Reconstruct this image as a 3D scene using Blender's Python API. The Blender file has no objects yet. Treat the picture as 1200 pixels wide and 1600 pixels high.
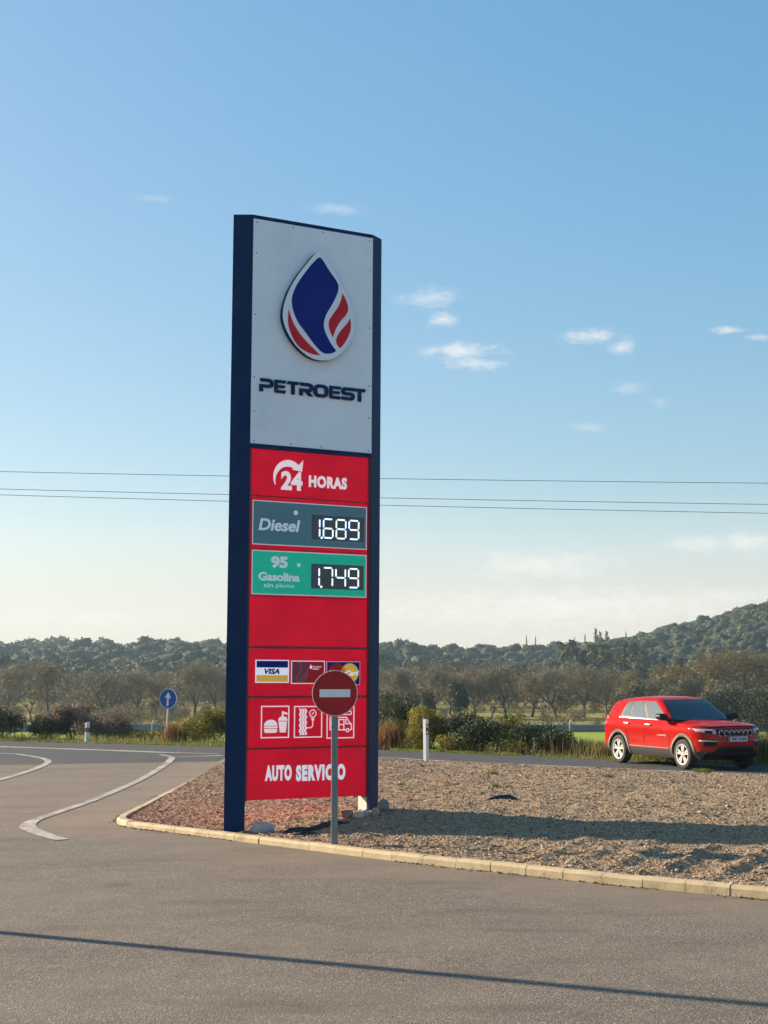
import bpy, bmesh, math, random
import numpy as np
from mathutils import Vector, Matrix, Euler

sc = bpy.context.scene
R = math.radians
rng = np.random.default_rng(7)
random.seed(7)

# ---------------------------------------------------------------- camera
CAM_H = 2.33
cam_d = bpy.data.cameras.new('camera')
cam_d.sensor_fit = 'VERTICAL'; cam_d.sensor_height = 24.0; cam_d.lens = 36.0
cam_d.clip_start = 0.1; cam_d.clip_end = 6000
cam = bpy.data.objects.new('camera', cam_d)
sc.collection.objects.link(cam)
cam.location = (0, 0, CAM_H)
cam.rotation_euler = (R(90) + math.atan2(242, 2400), 0, 0)
sc.camera = cam

# ---------------------------------------------------------------- sky and sun
SUN_EL = 21.0
SUN_AZ = -64.2            # degrees from +Y towards +X (negative: to the left of the view)
world = bpy.data.worlds.new('World'); sc.world = world
world.use_nodes = True
wn, wl = world.node_tree.nodes, world.node_tree.links
wn.clear()
w_out = wn.new('ShaderNodeOutputWorld'); w_bg = wn.new('ShaderNodeBackground')
w_sky = wn.new('ShaderNodeTexSky'); w_sky.sky_type = 'NISHITA'; w_sky.sun_disc = False
w_sky.sun_elevation = R(SUN_EL); w_sky.sun_rotation = R(SUN_AZ)
w_sky.altitude = 0; w_sky.air_density = 1.0; w_sky.dust_density = 1.2; w_sky.ozone_density = 3.0
SKY_STRENGTH = 0.15
w_bg.inputs['Strength'].default_value = SKY_STRENGTH
w_tc = wn.new('ShaderNodeTexCoord')
# fair-weather cloud puffs and a low bank: azimuth, elevation, half width, half height (degrees), density
PUFFS = [(1.75,13.70,0.95,0.31,.55), (2.23,12.90,0.53,0.24,.75), (2.79,11.74,1.48,0.26,.75), (3.34,11.25,1.0,0.24,.7),
 (7.75,12.20,1.0,0.25,.8), (8.90,11.73,0.43,0.21,.7), (12.78,12.23,0.57,0.12,.7), (13.94,11.92,0.43,0.12,.5), (9.1,10.25,.6,.2,.35), (10.28,9.70,0.33,0.17,.22),
 (-8.9,17.1,0.7,0.14,.22), (-1.84,16.90,0.95,0.17,.3), (7.56,8.83,0.67,0.14,.3), (11.69,4.47,1.19,0.31,.6), (13.40,4.49,1.31,0.43,.7),
 (5.9,3.75,2.8,0.5,.65), (6.4,2.2,8.0,0.7,.75), (12.67,2.55,2.63,0.29,.6), (-11,1.75,5.0,0.28,.32), (-30,9,3.0,.6,.5), (33,11,3.0,.6,.5), (150,12,5.0,.8,.5), (-120,10,5.0,.8,.5)]
cn = wn.new('ShaderNodeTexNoise'); cn.inputs['Scale'].default_value = 80; cn.inputs['Detail'].default_value = 9; cn.inputs['Roughness'].default_value = .7
cmap = wn.new('ShaderNodeMapping'); cmap.inputs['Scale'].default_value = (1, 1, 2.6)
wl.new(w_tc.outputs['Generated'], cmap.inputs['Vector']); wl.new(cmap.outputs[0], cn.inputs['Vector'])
wmul = wn.new('ShaderNodeMath'); wmul.operation = 'MULTIPLY_ADD'; wmul.inputs[1].default_value = 3.4; wmul.inputs[2].default_value = -1.7
wl.new(cn.outputs['Fac'], wmul.inputs[0])
acc = None
for az, el, w, h, dens in PUFFS:
    m = wn.new('ShaderNodeMapping'); m.vector_type = 'TEXTURE'
    m.inputs['Rotation'].default_value = (R(el), 0, R(-az))
    m.inputs['Scale'].default_value = (math.tan(R(w)) * .98, 1e6, math.tan(R(h)) * 1.08)
    wl.new(w_tc.outputs['Generated'], m.inputs['Vector'])
    ln = wn.new('ShaderNodeVectorMath'); ln.operation = 'LENGTH'; wl.new(m.outputs[0], ln.inputs[0])
    ad = wn.new('ShaderNodeMath'); ad.operation = 'ADD'; wl.new(ln.outputs['Value'], ad.inputs[0]); wl.new(wmul.outputs[0], ad.inputs[1])
    mr = wn.new('ShaderNodeMapRange'); mr.interpolation_type = 'SMOOTHSTEP'
    mr.inputs['From Min'].default_value = 1.5; mr.inputs['From Max'].default_value = -.35
    mr.inputs['To Min'].default_value = 0; mr.inputs['To Max'].default_value = dens * .88
    wl.new(ad.outputs[0], mr.inputs['Value'])
    if acc is None: acc = mr
    else:
        mx = wn.new('ShaderNodeMath'); mx.operation = 'MAXIMUM'; wl.new(acc.outputs[0], mx.inputs[0]); wl.new(mr.outputs[0], mx.inputs[1]); acc = mx
cmix = wn.new('ShaderNodeMix'); cmix.data_type = 'RGBA'
cmix.inputs['B'].default_value = (2.75, 2.62, 2.42, 1)      # sunlit cloud radiance, in the sky's own units
w_gam = wn.new('ShaderNodeGamma'); w_gam.inputs['Gamma'].default_value = .45          # the phone's tone curve flattens the whole sky
w_hsv = wn.new('ShaderNodeHueSaturation'); w_hsv.inputs['Saturation'].default_value = 1.98; w_hsv.inputs['Hue'].default_value = .495
wl.new(w_sky.outputs[0], w_gam.inputs['Color']); wl.new(w_gam.outputs[0], w_hsv.inputs['Color'])
# thin veil of high haze that whitens the sky all round the horizon
w_sep = wn.new('ShaderNodeSeparateXYZ'); wl.new(w_tc.outputs['Generated'], w_sep.inputs[0])
w_ve = wn.new('ShaderNodeMapRange'); w_ve.interpolation_type = 'SMOOTHSTEP'
for k_, v_ in (('From Min', .125), ('From Max', .0), ('To Min', 0.), ('To Max', .8)): w_ve.inputs[k_].default_value = v_
wl.new(w_sep.outputs['Z'], w_ve.inputs['Value'])
w_vm = wn.new('ShaderNodeMix'); w_vm.data_type = 'RGBA'; w_vm.inputs['B'].default_value = (2.42, 2.30, 2.02, 1)
wl.new(w_ve.outputs[0], w_vm.inputs['Factor']); wl.new(w_hsv.outputs[0], w_vm.inputs['A'])
wl.new(acc.outputs[0], cmix.inputs['Factor']); wl.new(w_vm.outputs['Result'], cmix.inputs['A'])
wl.new(cmix.outputs['Result'], w_bg.inputs['Color']); wl.new(w_bg.outputs[0], w_out.inputs[0])

sun_dir = Vector((math.sin(R(SUN_AZ)) * math.cos(R(SUN_EL)), math.cos(R(SUN_AZ)) * math.cos(R(SUN_EL)), math.sin(R(SUN_EL))))
sun_d = bpy.data.lights.new('sun', 'SUN'); sun_d.energy = 4.9; sun_d.angle = R(0.5); sun_d.color = (1.0, 0.81, 0.60)
sun = bpy.data.objects.new('sun', sun_d); sc.collection.objects.link(sun)
sun.rotation_euler = (-sun_dir).to_track_quat('-Z', 'Y').to_euler()
sun.location = sun_dir * 100

vs = sc.view_settings
vs.view_transform = 'Standard'; vs.look = 'None'; vs.gamma = 1.0; vs.use_curve_mapping = False
vs.exposure = 1.35
sc.render.engine = 'CYCLES'
sc.cycles.use_denoising = True
sc.cycles.max_bounces = 5; sc.cycles.diffuse_bounces = 3; sc.cycles.glossy_bounces = 3; sc.cycles.adaptive_threshold = .02; sc.cycles.transparent_max_bounces = 8; sc.cycles.volume_bounces = 0

# ---------------------------------------------------------------- helpers
COL = sc.collection
def link(o, parent=None):
    COL.objects.link(o)
    if parent is not None: o.parent = parent
    return o
def tag(o, label=None, cat=None, group=None, kind=None):
    if label: o['label'] = label
    if cat: o['category'] = cat
    if group: o['group'] = group
    if kind: o['kind'] = kind
    return o
def empty(name, loc=(0, 0, 0), rot=(0, 0, 0)):
    o = bpy.data.objects.new(name, None); o.empty_display_size = .2
    COL.objects.link(o); o.location = loc; o.rotation_euler = rot
    return o
def copy_tree(o, parent=None):
    c = o.copy(); COL.objects.link(c); c.parent = parent
    for ch in list(o.children): copy_tree(ch, c)
    return c
def np_mesh(name, V, Fq, mat=None, smooth=False):
    """V (n,3); Fq (m,k) constant face size"""
    V = np.asarray(V, np.float32); Fq = np.asarray(Fq, np.int32)
    me = bpy.data.meshes.new(name); k = Fq.shape[1]
    me.vertices.add(len(V)); me.vertices.foreach_set('co', V.ravel())
    me.loops.add(Fq.size); me.loops.foreach_set('vertex_index', Fq.ravel())
    me.polygons.add(len(Fq)); me.polygons.foreach_set('loop_start', np.arange(0, Fq.size, k, dtype=np.int32))
    me.polygons.foreach_set('loop_total', np.full(len(Fq), k, np.int32))
    if smooth: me.polygons.foreach_set('use_smooth', np.ones(len(Fq), bool))
    me.update(calc_edges=True); me.validate()
    if mat: me.materials.append(mat)
    return me
class MB:
    def __init__(s): s.v = []; s.f = []
    def add(s, vs_, fs_):
        n = len(s.v); s.v += [tuple(p) for p in vs_]; s.f += [tuple(n + i for i in f) for f in fs_]; return s
    def box(s, x0, x1, y0, y1, z0, z1, M=None):
        p = [(x0,y0,z0),(x1,y0,z0),(x1,y1,z0),(x0,y1,z0),(x0,y0,z1),(x1,y0,z1),(x1,y1,z1),(x0,y1,z1)]
        if M is not None: p = [M @ Vector(q) for q in p]
        return s.add(p, [(3,2,1,0),(4,5,6,7),(0,1,5,4),(1,2,6,5),(2,3,7,6),(3,0,4,7)])
    def prism(s, poly, a, b, f=lambda p, t: (p[0], p[1], t)):
        """closed polygon swept from t=a to t=b through f(p,t)"""
        n = len(poly)
        vs_ = [f(p, a) for p in poly] + [f(p, b) for p in poly]
        fs_ = [tuple(range(n))[::-1], tuple(range(n, 2 * n))] + [(i, (i + 1) % n, n + (i + 1) % n, n + i) for i in range(n)]
        return s.add(vs_, fs_)
    def tube(s, pts, rad, n=8, cap=True):
        pts = [Vector(p) for p in pts]; base = len(s.v)
        if not hasattr(rad, '__len__'): rad = [rad] * len(pts)
        for i, p in enumerate(pts):
            d = (pts[min(i + 1, len(pts) - 1)] - pts[max(i - 1, 0)]).normalized()
            a = d.orthogonal().normalized() if i == 0 else (a - d * a.dot(d)).normalized()
            b = d.cross(a)
            for k in range(n):
                t = 2 * math.pi * k / n
                s.v.append(tuple(p + (a * math.cos(t) + b * math.sin(t)) * rad[i]))
        for i in range(len(pts) - 1):
            for k in range(n):
                s.f.append((base + i * n + k, base + i * n + (k + 1) % n, base + (i + 1) * n + (k + 1) % n, base + (i + 1) * n + k))
        if cap:
            s.f.append(tuple(base + k for k in range(n))[::-1]); e = base + (len(pts) - 1) * n
            s.f.append(tuple(e + k for k in range(n)))
        return s
    def lathe(s, prof, n=32, M=None):
        """profile (r, h) turned round the local Z axis"""
        vs_ = []; k = len(prof)
        for i in range(n):
            t = 2 * math.pi * i / n
            for r, h in prof:
                q = Vector((r * math.cos(t), r * math.sin(t), h)); vs_.append(M @ q if M is not None else q)
        fs_ = [(i * k + j, ((i + 1) % n) * k + j, ((i + 1) % n) * k + j + 1, i * k + j + 1) for i in range(n) for j in range(k - 1)]
        return s.add(vs_, fs_)
    def mesh(s, name, mat=None, smooth=False):
        me = bpy.data.meshes.new(name); me.from_pydata(s.v, [], s.f)
        bm = bmesh.new(); bm.from_mesh(me); bmesh.ops.recalc_face_normals(bm, faces=bm.faces); bm.to_mesh(me); bm.free()
        if smooth:
            me.polygons.foreach_set('use_smooth', np.ones(len(me.polygons), bool))
        if mat:
            for m_ in (mat if isinstance(mat, (list, tuple)) else [mat]): me.materials.append(m_)
        me.update(); return me
    def build(s, name, mat=None, parent=None, smooth=False, bevel=0, auto=None):
        o = bpy.data.objects.new(name, s.mesh(name, mat, smooth or auto is not None)); link(o, parent)
        if bevel:
            b = o.modifiers.new('bevel', 'BEVEL'); b.width = bevel; b.segments = 2; b.limit_method = 'ANGLE'; b.angle_limit = R(40)
        if auto is not None:
            me = o.data
            try: me.set_sharp_from_angle(angle=R(auto))
            except Exception: pass
        return o
def obj(name, me, parent=None):
    return link(bpy.data.objects.new(name, me), parent)

# ---------------------------------------------------------------- materials
def new_mat(name):
    m = bpy.data.materials.new(name); m.use_nodes = True
    return m, m.node_tree.nodes, m.node_tree.links, m.node_tree.nodes['Principled BSDF']
def ramp(nodes, stops):
    r = nodes.new('ShaderNodeValToRGB'); els = r.color_ramp.elements
    while len(els) < len(stops): els.new(.5)
    for e, (p, c) in zip(els, stops): e.position = p; e.color = tuple(c) + (1,)
    return r
def noise(nodes, links, scale, detail=3, rough=.55, coord=None, mapping=None):
    t = nodes.new('ShaderNodeTexNoise'); t.inputs['Scale'].default_value = scale; t.inputs['Detail'].default_value = detail
    t.inputs['Roughness'].default_value = rough
    if coord is not None:
        if mapping is not None:
            mp = nodes.new('ShaderNodeMapping'); mp.inputs['Scale'].default_value = mapping
            links.new(coord, mp.inputs['Vector']); coord = mp.outputs[0]
        links.new(coord, t.inputs['Vector'])
    return t
def mixc(nodes, links, fac, a, b, mode='MIX'):
    m = nodes.new('ShaderNodeMix'); m.data_type = 'RGBA'; m.blend_type = mode
    for sck, val in (('Factor', fac), ('A', a), ('B', b)):
        if hasattr(val, 'is_linked') or hasattr(val, 'node'): links.new(val, m.inputs[sck])
        elif sck == 'Factor': m.inputs[sck].default_value = val
        else: m.inputs[sck].default_value = tuple(val) + (1,) if len(val) == 3 else val
    return m.outputs['Result']
def mapr(nodes, links, val, a, b, c=0., d=1., smooth=True):
    m = nodes.new('ShaderNodeMapRange'); m.interpolation_type = 'SMOOTHSTEP' if smooth else 'LINEAR'
    m.inputs['From Min'].default_value = a; m.inputs['From Max'].default_value = b; m.inputs['To Min'].default_value = c; m.inputs['To Max'].default_value = d
    links.new(val, m.inputs['Value']); return m.outputs[0]
def math_(nodes, links, op, a, b=None):
    m = nodes.new('ShaderNodeMath'); m.operation = op
    for i, v in enumerate((a, b)):
        if v is None: continue
        if isinstance(v, (int, float)): m.inputs[i].default_value = v
        else: links.new(v, m.inputs[i])
    return m.outputs[0]
def simple(name, col, rough=.5, metal=0., spec=.5, var=.12, vscale=6., bump=0., bscale=80., coat=0., dirt=None, glow=0.):
    m, n, l, b = new_mat(name)
    tc = n.new('ShaderNodeTexCoord')
    nz = noise(n, l, vscale, 4, .6, tc.outputs['Object'])
    lo = [c * (1 - var) for c in col]; hi = [min(1, c * (1 + var)) for c in col]
    rp = ramp(n, [(.3, lo), (.7, hi)]); l.new(nz.outputs['Fac'], rp.inputs[0])
    colour = rp.outputs[0]
    if dirt:
        dz = noise(n, l, dirt[1], 5, .65, tc.outputs['Object'])
        colour = mixc(n, l, mapr(n, l, dz.outputs['Fac'], .5, .75, 0, dirt[2]), colour, dirt[0])
    l.new(colour, b.inputs['Base Color'])
    if glow: l.new(colour, b.inputs['Emission Color']); b.inputs['Emission Strength'].default_value = glow      # internally lit sign face
    b.inputs['Roughness'].default_value = rough; b.inputs['Metallic'].default_value = metal
    b.inputs['Specular IOR Level'].default_value = spec; b.inputs['Coat Weight'].default_value = coat; b.inputs['Coat Roughness'].default_value = .03
    if bump:
        bz = noise(n, l, bscale, 3, .6, tc.outputs['Object']); bp = n.new('ShaderNodeBump'); bp.inputs['Strength'].default_value = bump; bp.inputs['Distance'].default_value = .01
        l.new(bz.outputs['Fac'], bp.inputs['Height']); l.new(bp.outputs[0], b.inputs['Normal'])
    return m
def emit(name, col, strength):
    m, n, l, b = new_mat(name)
    b.inputs['Base Color'].default_value = tuple(col) + (1,); b.inputs['Emission Color'].default_value = tuple(col) + (1,); b.inputs['Emission Strength'].default_value = strength
    return m
def leaf_mat(name, cols, transl=.3, rough=.6, per_object=False):
    """foliage: colour differs from leaf to leaf (or tree to tree) and lets some light through"""
    m, n, l, b = new_mat(name)
    geo = n.new('ShaderNodeNewGeometry'); oi = n.new('ShaderNodeObjectInfo')
    rp = ramp(n, [(i / max(1, len(cols) - 1), c) for i, c in enumerate(cols)])
    if per_object:
        v = math_(n, l, 'ADD', math_(n, l, 'MULTIPLY', oi.outputs['Random'], .7), math_(n, l, 'MULTIPLY', geo.outputs['Random Per Island'], .3))
        l.new(v, rp.inputs[0])
    else:
        tc = n.new('ShaderNodeTexCoord'); nz = noise(n, l, 1.6, 2, .5, tc.outputs['Object'])
        v = math_(n, l, 'ADD', math_(n, l, 'MULTIPLY', geo.outputs['Random Per Island'], .55), math_(n, l, 'MULTIPLY', mapr(n, l, nz.outputs['Fac'], .3, .7), .45))
        l.new(v, rp.inputs[0])
    l.new(rp.outputs[0], b.inputs['Base Color']); b.inputs['Roughness'].default_value = rough; b.inputs['Specular IOR Level'].default_value = .3
    tr = n.new('ShaderNodeBsdfTranslucent'); l.new(rp.outputs[0], tr.inputs['Color'])
    ms = n.new('ShaderNodeMixShader'); ms.inputs[0].default_value = transl
    l.new(b.outputs[0], ms.inputs[1]); l.new(tr.outputs[0], ms.inputs[2]); l.new(ms.outputs[0], n['Material Output'].inputs['Surface'])
    return m

def asphalt(name, base, warm, dusty=False, grain=.55):
    m, n, l, b = new_mat(name)
    tc = n.new('ShaderNodeTexCoord'); P = tc.outputs['Object']
    vo = n.new('ShaderNodeTexVoronoi'); vo.inputs['Scale'].default_value = 85; l.new(P, vo.inputs['Vector'])
    vc = n.new('ShaderNodeSeparateColor'); l.new(vo.outputs['Color'], vc.inputs[0])
    stone = ramp(n, [(0, [c * (1 - grain) for c in base]), (.55, base), (.85, [c * (1 + .75 * grain) for c in base]), (1, [c * (1 + 2.2 * grain) for c in warm])])
    l.new(vc.outputs[0], stone.inputs[0])
    big = noise(n, l, .35, 5, .6, P); mid = noise(n, l, 2.2, 5, .65, P)
    col = mixc(n, l, mapr(n, l, big.outputs['Fac'], .35, .65, 0, .45), stone.outputs[0], warm)
    col = mixc(n, l, mapr(n, l, mid.outputs['Fac'], .3, .75, .0, .4), col, [c * .62 for c in base])
    if dusty:      # pale dust swept into the corner beside the kerb, and patched seams
        sx = n.new('ShaderNodeSeparateXYZ'); l.new(P, sx.inputs[0])
        dn = noise(n, l, .8, 4, .6, P)
        wob = math_(n, l, 'MULTIPLY', math_(n, l, 'SUBTRACT', dn.outputs['Fac'], .5), 1.6)
        xx = math_(n, l, 'ADD', sx.outputs['X'], wob)
        a = math_(n, l, 'MULTIPLY', mapr(n, l, xx, -5.3, -4.6), mapr(n, l, xx, -3.3, -3.9))
        yy = math_(n, l, 'MULTIPLY', mapr(n, l, math_(n, l, 'ADD', sx.outputs['Y'], wob), 21.5, 23.5), mapr(n, l, sx.outputs['Y'], 41, 37.5))
        f = math_(n, l, 'MULTIPLY', math_(n, l, 'MULTIPLY', a, yy), .6)
        col = mixc(n, l, f, col, (.24, .19, .135))
        # dust along the front kerb
        kd = math_(n, l, 'ADD', math_(n, l, 'ADD', math_(n, l, 'MULTIPLY', sx.outputs['X'], .68), math_(n, l, 'MULTIPLY', sx.outputs['Y'], .73)), math_(n, l, 'MULTIPLY', wob, .5))
        f2 = math_(n, l, 'MULTIPLY', mapr(n, l, kd, 12.2, 13.8), .5)
        col = mixc(n, l, f2, col, (.19, .148, .11))
        # wheel tracks sweeping past the kerb corner, oil drips, a patched seam
        wv = n.new('ShaderNodeTexWave'); wv.inputs['Scale'].default_value = .16; wv.inputs['Distortion'].default_value = 2.2; wv.inputs['Detail'].default_value = 3; wv.inputs['Detail Scale'].default_value = .6
        wm = n.new('ShaderNodeMapping'); wm.inputs['Rotation'].default_value = (0, 0, R(52)); l.new(P, wm.inputs['Vector']); l.new(wm.outputs[0], wv.inputs['Vector'])
        col = mixc(n, l, mapr(n, l, wv.outputs['Fac'], .55, .95, 0, .13), col, [c * .6 for c in base])
        ov = n.new('ShaderNodeTexVoronoi'); ov.inputs['Scale'].default_value = .55; ov.inputs['Randomness'].default_value = 1; l.new(P, ov.inputs['Vector'])
        od = noise(n, l, 7, 4, .7, P); oo = math_(n, l, 'ADD', ov.outputs['Distance'], math_(n, l, 'MULTIPLY', od.outputs['Fac'], .16))
        col = mixc(n, l, mapr(n, l, oo, .20, .10, 0, .35), col, (.05, .045, .04))
        # tyre-darkened sweep
        tn = noise(n, l, .9, 4, .6, P, (.5, 1.6, 1))
        col = mixc(n, l, mapr(n, l, tn.outputs['Fac'], .5, .72, 0, .5), col, [c * .55 for c in base])
    l.new(col, b.inputs['Base Color']); b.inputs['Roughness'].default_value = .82; b.inputs['Specular IOR Level'].default_value = .35
    bz = noise(n, l, 95, 3, .7, P)
    h = math_(n, l, 'ADD', math_(n, l, 'MULTIPLY', vo.outputs['Distance'], -1.0), bz.outputs['Fac'])
    bp = n.new('ShaderNodeBump'); bp.inputs['Strength'].default_value = .55; bp.inputs['Distance'].default_value = .009
    l.new(h, bp.inputs['Height']); l.new(bp.outputs[0], b.inputs['Normal'])
    return m
M_FORE = asphalt('worn_asphalt', (.142, .120, .096), (.212, .170, .124), True, .5)
M_ROAD = asphalt('dark_asphalt', (.050, .052, .056), (.072, .070, .067), False, .4)

def paint_mat():
    m, n, l, b = new_mat('worn_road_paint')
    tc = n.new('ShaderNodeTexCoord'); nz = noise(n, l, 9, 6, .7, tc.outputs['Object']); n2 = noise(n, l, 1.2, 3, .6, tc.outputs['Object'])
    f = math_(n, l, 'ADD', math_(n, l, 'MULTIPLY', nz.outputs['Fac'], .7), math_(n, l, 'MULTIPLY', n2.outputs['Fac'], .5))
    col = mixc(n, l, mapr(n, l, f, .48, .74, .05, .9), (.46, .43, .385), (.13, .11, .09))
    l.new(col, b.inputs['Base Color']); b.inputs['Roughness'].default_value = .75
    return m
M_PAINT = paint_mat()

# ---------------------------------------------------------------- ground, fields, hills
FAR = np.array([(-900, 420), (-200, 150), (-60, 72), (-25, 55.5), (-12.11, 48.93), (-9.37, 47.5), (-6.91, 46.54), (-4.78, 45.5), (0, 43.5), (1.41, 42.6), (3.68, 40.8), (5.53, 39.46), (9.12, 36.7), (14, 32.6), (25, 22), (60, -14), (900, -850)], float)
NEAR = np.array([(-5, 41.0), (-4.2, 40.7), (0, 39.5), (0.64, 38.95), (1.87, 37.9), (4.47, 36.0), (5.75, 34.95), (8.31, 33.1), (14, 28.2), (25, 17.5)], float)
def far_y(x): return np.interp(x, FAR[:, 0], FAR[:, 1])
def near_y(x): return np.interp(x, NEAR[:, 0], NEAR[:, 1])
def sstep(t, a, b):
    u = np.clip((t - a) / (b - a), 0, 1); return u * u * (3 - 2 * u)
def vnoise(x, y, scale, seed=0):
    """smooth value noise on numpy arrays, 0..1"""
    x = np.asarray(x, float) / scale; y = np.asarray(y, float) / scale
    xi = np.floor(x).astype(np.int64); yi = np.floor(y).astype(np.int64); fx = x - xi; fy = y - yi
    fx = fx * fx * (3 - 2 * fx); fy = fy * fy * (3 - 2 * fy)
    def hsh(a, b):
        h = (a * 374761393 + b * 668265263 + seed * 974634777) & 0xffffffff
        h = ((h ^ (h >> 13)) * 1274126177) & 0xffffffff
        return ((h ^ (h >> 16)) & 0xffff) / 65535.
    return (hsh(xi, yi) * (1 - fx) + hsh(xi + 1, yi) * fx) * (1 - fy) + (hsh(xi, yi + 1) * (1 - fx) + hsh(xi + 1, yi + 1) * fx) * fy
RX = np.array([-1500, -420, -250, -162, -110, -68, 0, 50, 81, 108, 135, 162, 230, 330, 500, 1500], float)
RZ = np.array([14, 12, 8, 5.2, 5.4, 5.6, 5.6, 6.2, 7.4, 10.6, 17.0, 25.5, 42, 55, 70, 60], float)
def terrain_z(x, y):
    x = np.asarray(x, float); y = np.asarray(y, float)
    t = y - far_y(x)
    z = np.where(t < 0.05, -.35, -.015)
    z = z + (-4.2) * sstep(t, 1.2, 45)
    ridge = np.interp(x * 650 / np.maximum(y, 300), RX, RZ)
    up_ = sstep(y, 330, 640)
    z = z + (ridge + 4.2) * np.where(t > 40, up_ ** 1.15, 0)
    z = z + np.where(t > 60, (vnoise(x, y, 60, 3) - .5) * 5 * sstep(y, 360, 560), 0)
    z = z - sstep(y, 680, 1100) * 3
    return z
def grid_sheet(name, xs, ys, zf, mat, smooth=True):
    X, Y = np.meshgrid(xs, ys); V = np.stack([X.ravel(), Y.ravel(), zf(X, Y).ravel()], 1)
    nx, ny = len(xs), len(ys); i = np.arange(nx * ny).reshape(ny, nx)
    Fq = np.stack([i[:-1, :-1].ravel(), i[:-1, 1:].ravel(), i[1:, 1:].ravel(), i[1:, :-1].ravel()], 1)
    return np_mesh(name, V, Fq, mat, smooth)
def field_mat():
    m, n, l, b = new_mat('fields')
    tc = n.new('ShaderNodeTexCoord'); P = tc.outputs['Object']; sx = n.new('ShaderNodeSeparateXYZ'); l.new(P, sx.inputs[0])
    n1 = noise(n, l, .12, 5, .6, P); n2 = noise(n, l, 1.7, 4, .65, P); n3 = noise(n, l, .03, 3, .5, P)
    lush = ramp(n, [(.3, (.16, .24, .025)), (.7, (.29, .36, .04))]); l.new(n2.outputs['Fac'], lush.inputs[0])
    dry = ramp(n, [(.3, (.18, .155, .045)), (.5, (.27, .21, .06)), (.7, (.22, .24, .055))]); l.new(n1.outputs['Fac'], dry.inputs[0])
    scrub = ramp(n, [(.3, (.03, .045, .02)), (.7, (.09, .085, .04))]); l.new(n1.outputs['Fac'], scrub.inputs[0])
    verge = ramp(n, [(.35, (.13, .105, .06)), (.65, (.10, .12, .035))]); l.new(n2.outputs['Fac'], verge.inputs[0])
    yy = math_(n, l, 'ADD', sx.outputs['Y'], math_(n, l, 'MULTIPLY', math_(n, l, 'SUBTRACT', n1.outputs['Fac'], .5), 8.0))
    c = mixc(n, l, mapr(n, l, yy, 75, 90), verge.outputs[0], lush.outputs[0])
    c = mixc(n, l, mapr(n, l, sx.outputs['Y'], 157.5, 158.5), c, dry.outputs[0])
    c = mixc(n, l, mapr(n, l, yy, 300, 345), c, scrub.outputs[0])
    l.new(c, b.inputs['Base Color']); b.inputs['Roughness'].default_value = .95; b.inputs['Specular IOR Level'].default_value = .1
    bp = n.new('ShaderNodeBump'); bp.inputs['Strength'].default_value = .6; bp.inputs['Distance'].default_value = .2
    l.new(n2.outputs['Fac'], bp.inputs['Height']); l.new(bp.outputs[0], b.inputs['Normal'])
    return m
M_FIELD = field_mat()
xs = np.concatenate([np.linspace(-520, -320, 12), np.linspace(-300, -45, 52), np.linspace(-40, 40, 110), np.linspace(45, 300, 52), np.linspace(320, 520, 12)])
ys = np.concatenate([np.linspace(-90, 20, 12), np.linspace(22, 60, 110), np.linspace(61, 130, 50), np.linspace(135, 320, 40), np.linspace(327, 760, 70), np.linspace(770, 960, 12)])
o = obj('field', grid_sheet('field', xs, ys, terrain_z, M_FIELD)); tag(o, 'green and dry yellow fields rising to wooded hills beyond the road', 'field', kind='structure')

# forecourt asphalt: a sheet that reaches the far edge of the road
def edge_sheet(name, pairs, z, mat, nv=2):
    V = []; Fq = []
    for (x, a, b) in pairs:
        for k in range(nv): V.append((x, a + (b - a) * k / (nv - 1), z))
    for i in range(len(pairs) - 1):
        for k in range(nv - 1): Fq.append((i * nv + k, (i + 1) * nv + k, (i + 1) * nv + k + 1, i * nv + k + 1))
    return np_mesh(name, V, Fq, mat)
ex = np.concatenate([[-60, -40, -25], np.linspace(-18, 16, 69), [20, 25, 32, 40]])
def rough_edge(x): return far_y(x) + (vnoise(x, x * 0, .7, 5) - .5) * .25
o = obj('forecourt', edge_sheet('forecourt', [(x, -40, max(-39, float(far_y(x)) - .6)) for x in ex], 0, M_FORE))
tag(o, 'worn brownish asphalt forecourt in the foreground', 'asphalt', kind='structure')
SPLIT = np.array([(-60, 26), (-25, 32), (-9.18, 37.2), (-5.66, 38.2), (-4.11, 38.5), (-4.1, 40.7)], float)
def road_near(x):
    return float(np.interp(x, SPLIT[:, 0], SPLIT[:, 1])) if x < -4.1 else float(near_y(x)) - .2
ex2 = np.concatenate([[-60, -40, -25], np.linspace(-18, -4.11, 30), np.linspace(-4.09, 16, 60), [20, 25]])
o = obj('road', edge_sheet('road', [(x, road_near(x), float(rough_edge(x))) for x in ex2], .004, M_ROAD, 3))
tag(o, 'dark asphalt country road curving behind the gravel island', 'road', kind='structure')

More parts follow.
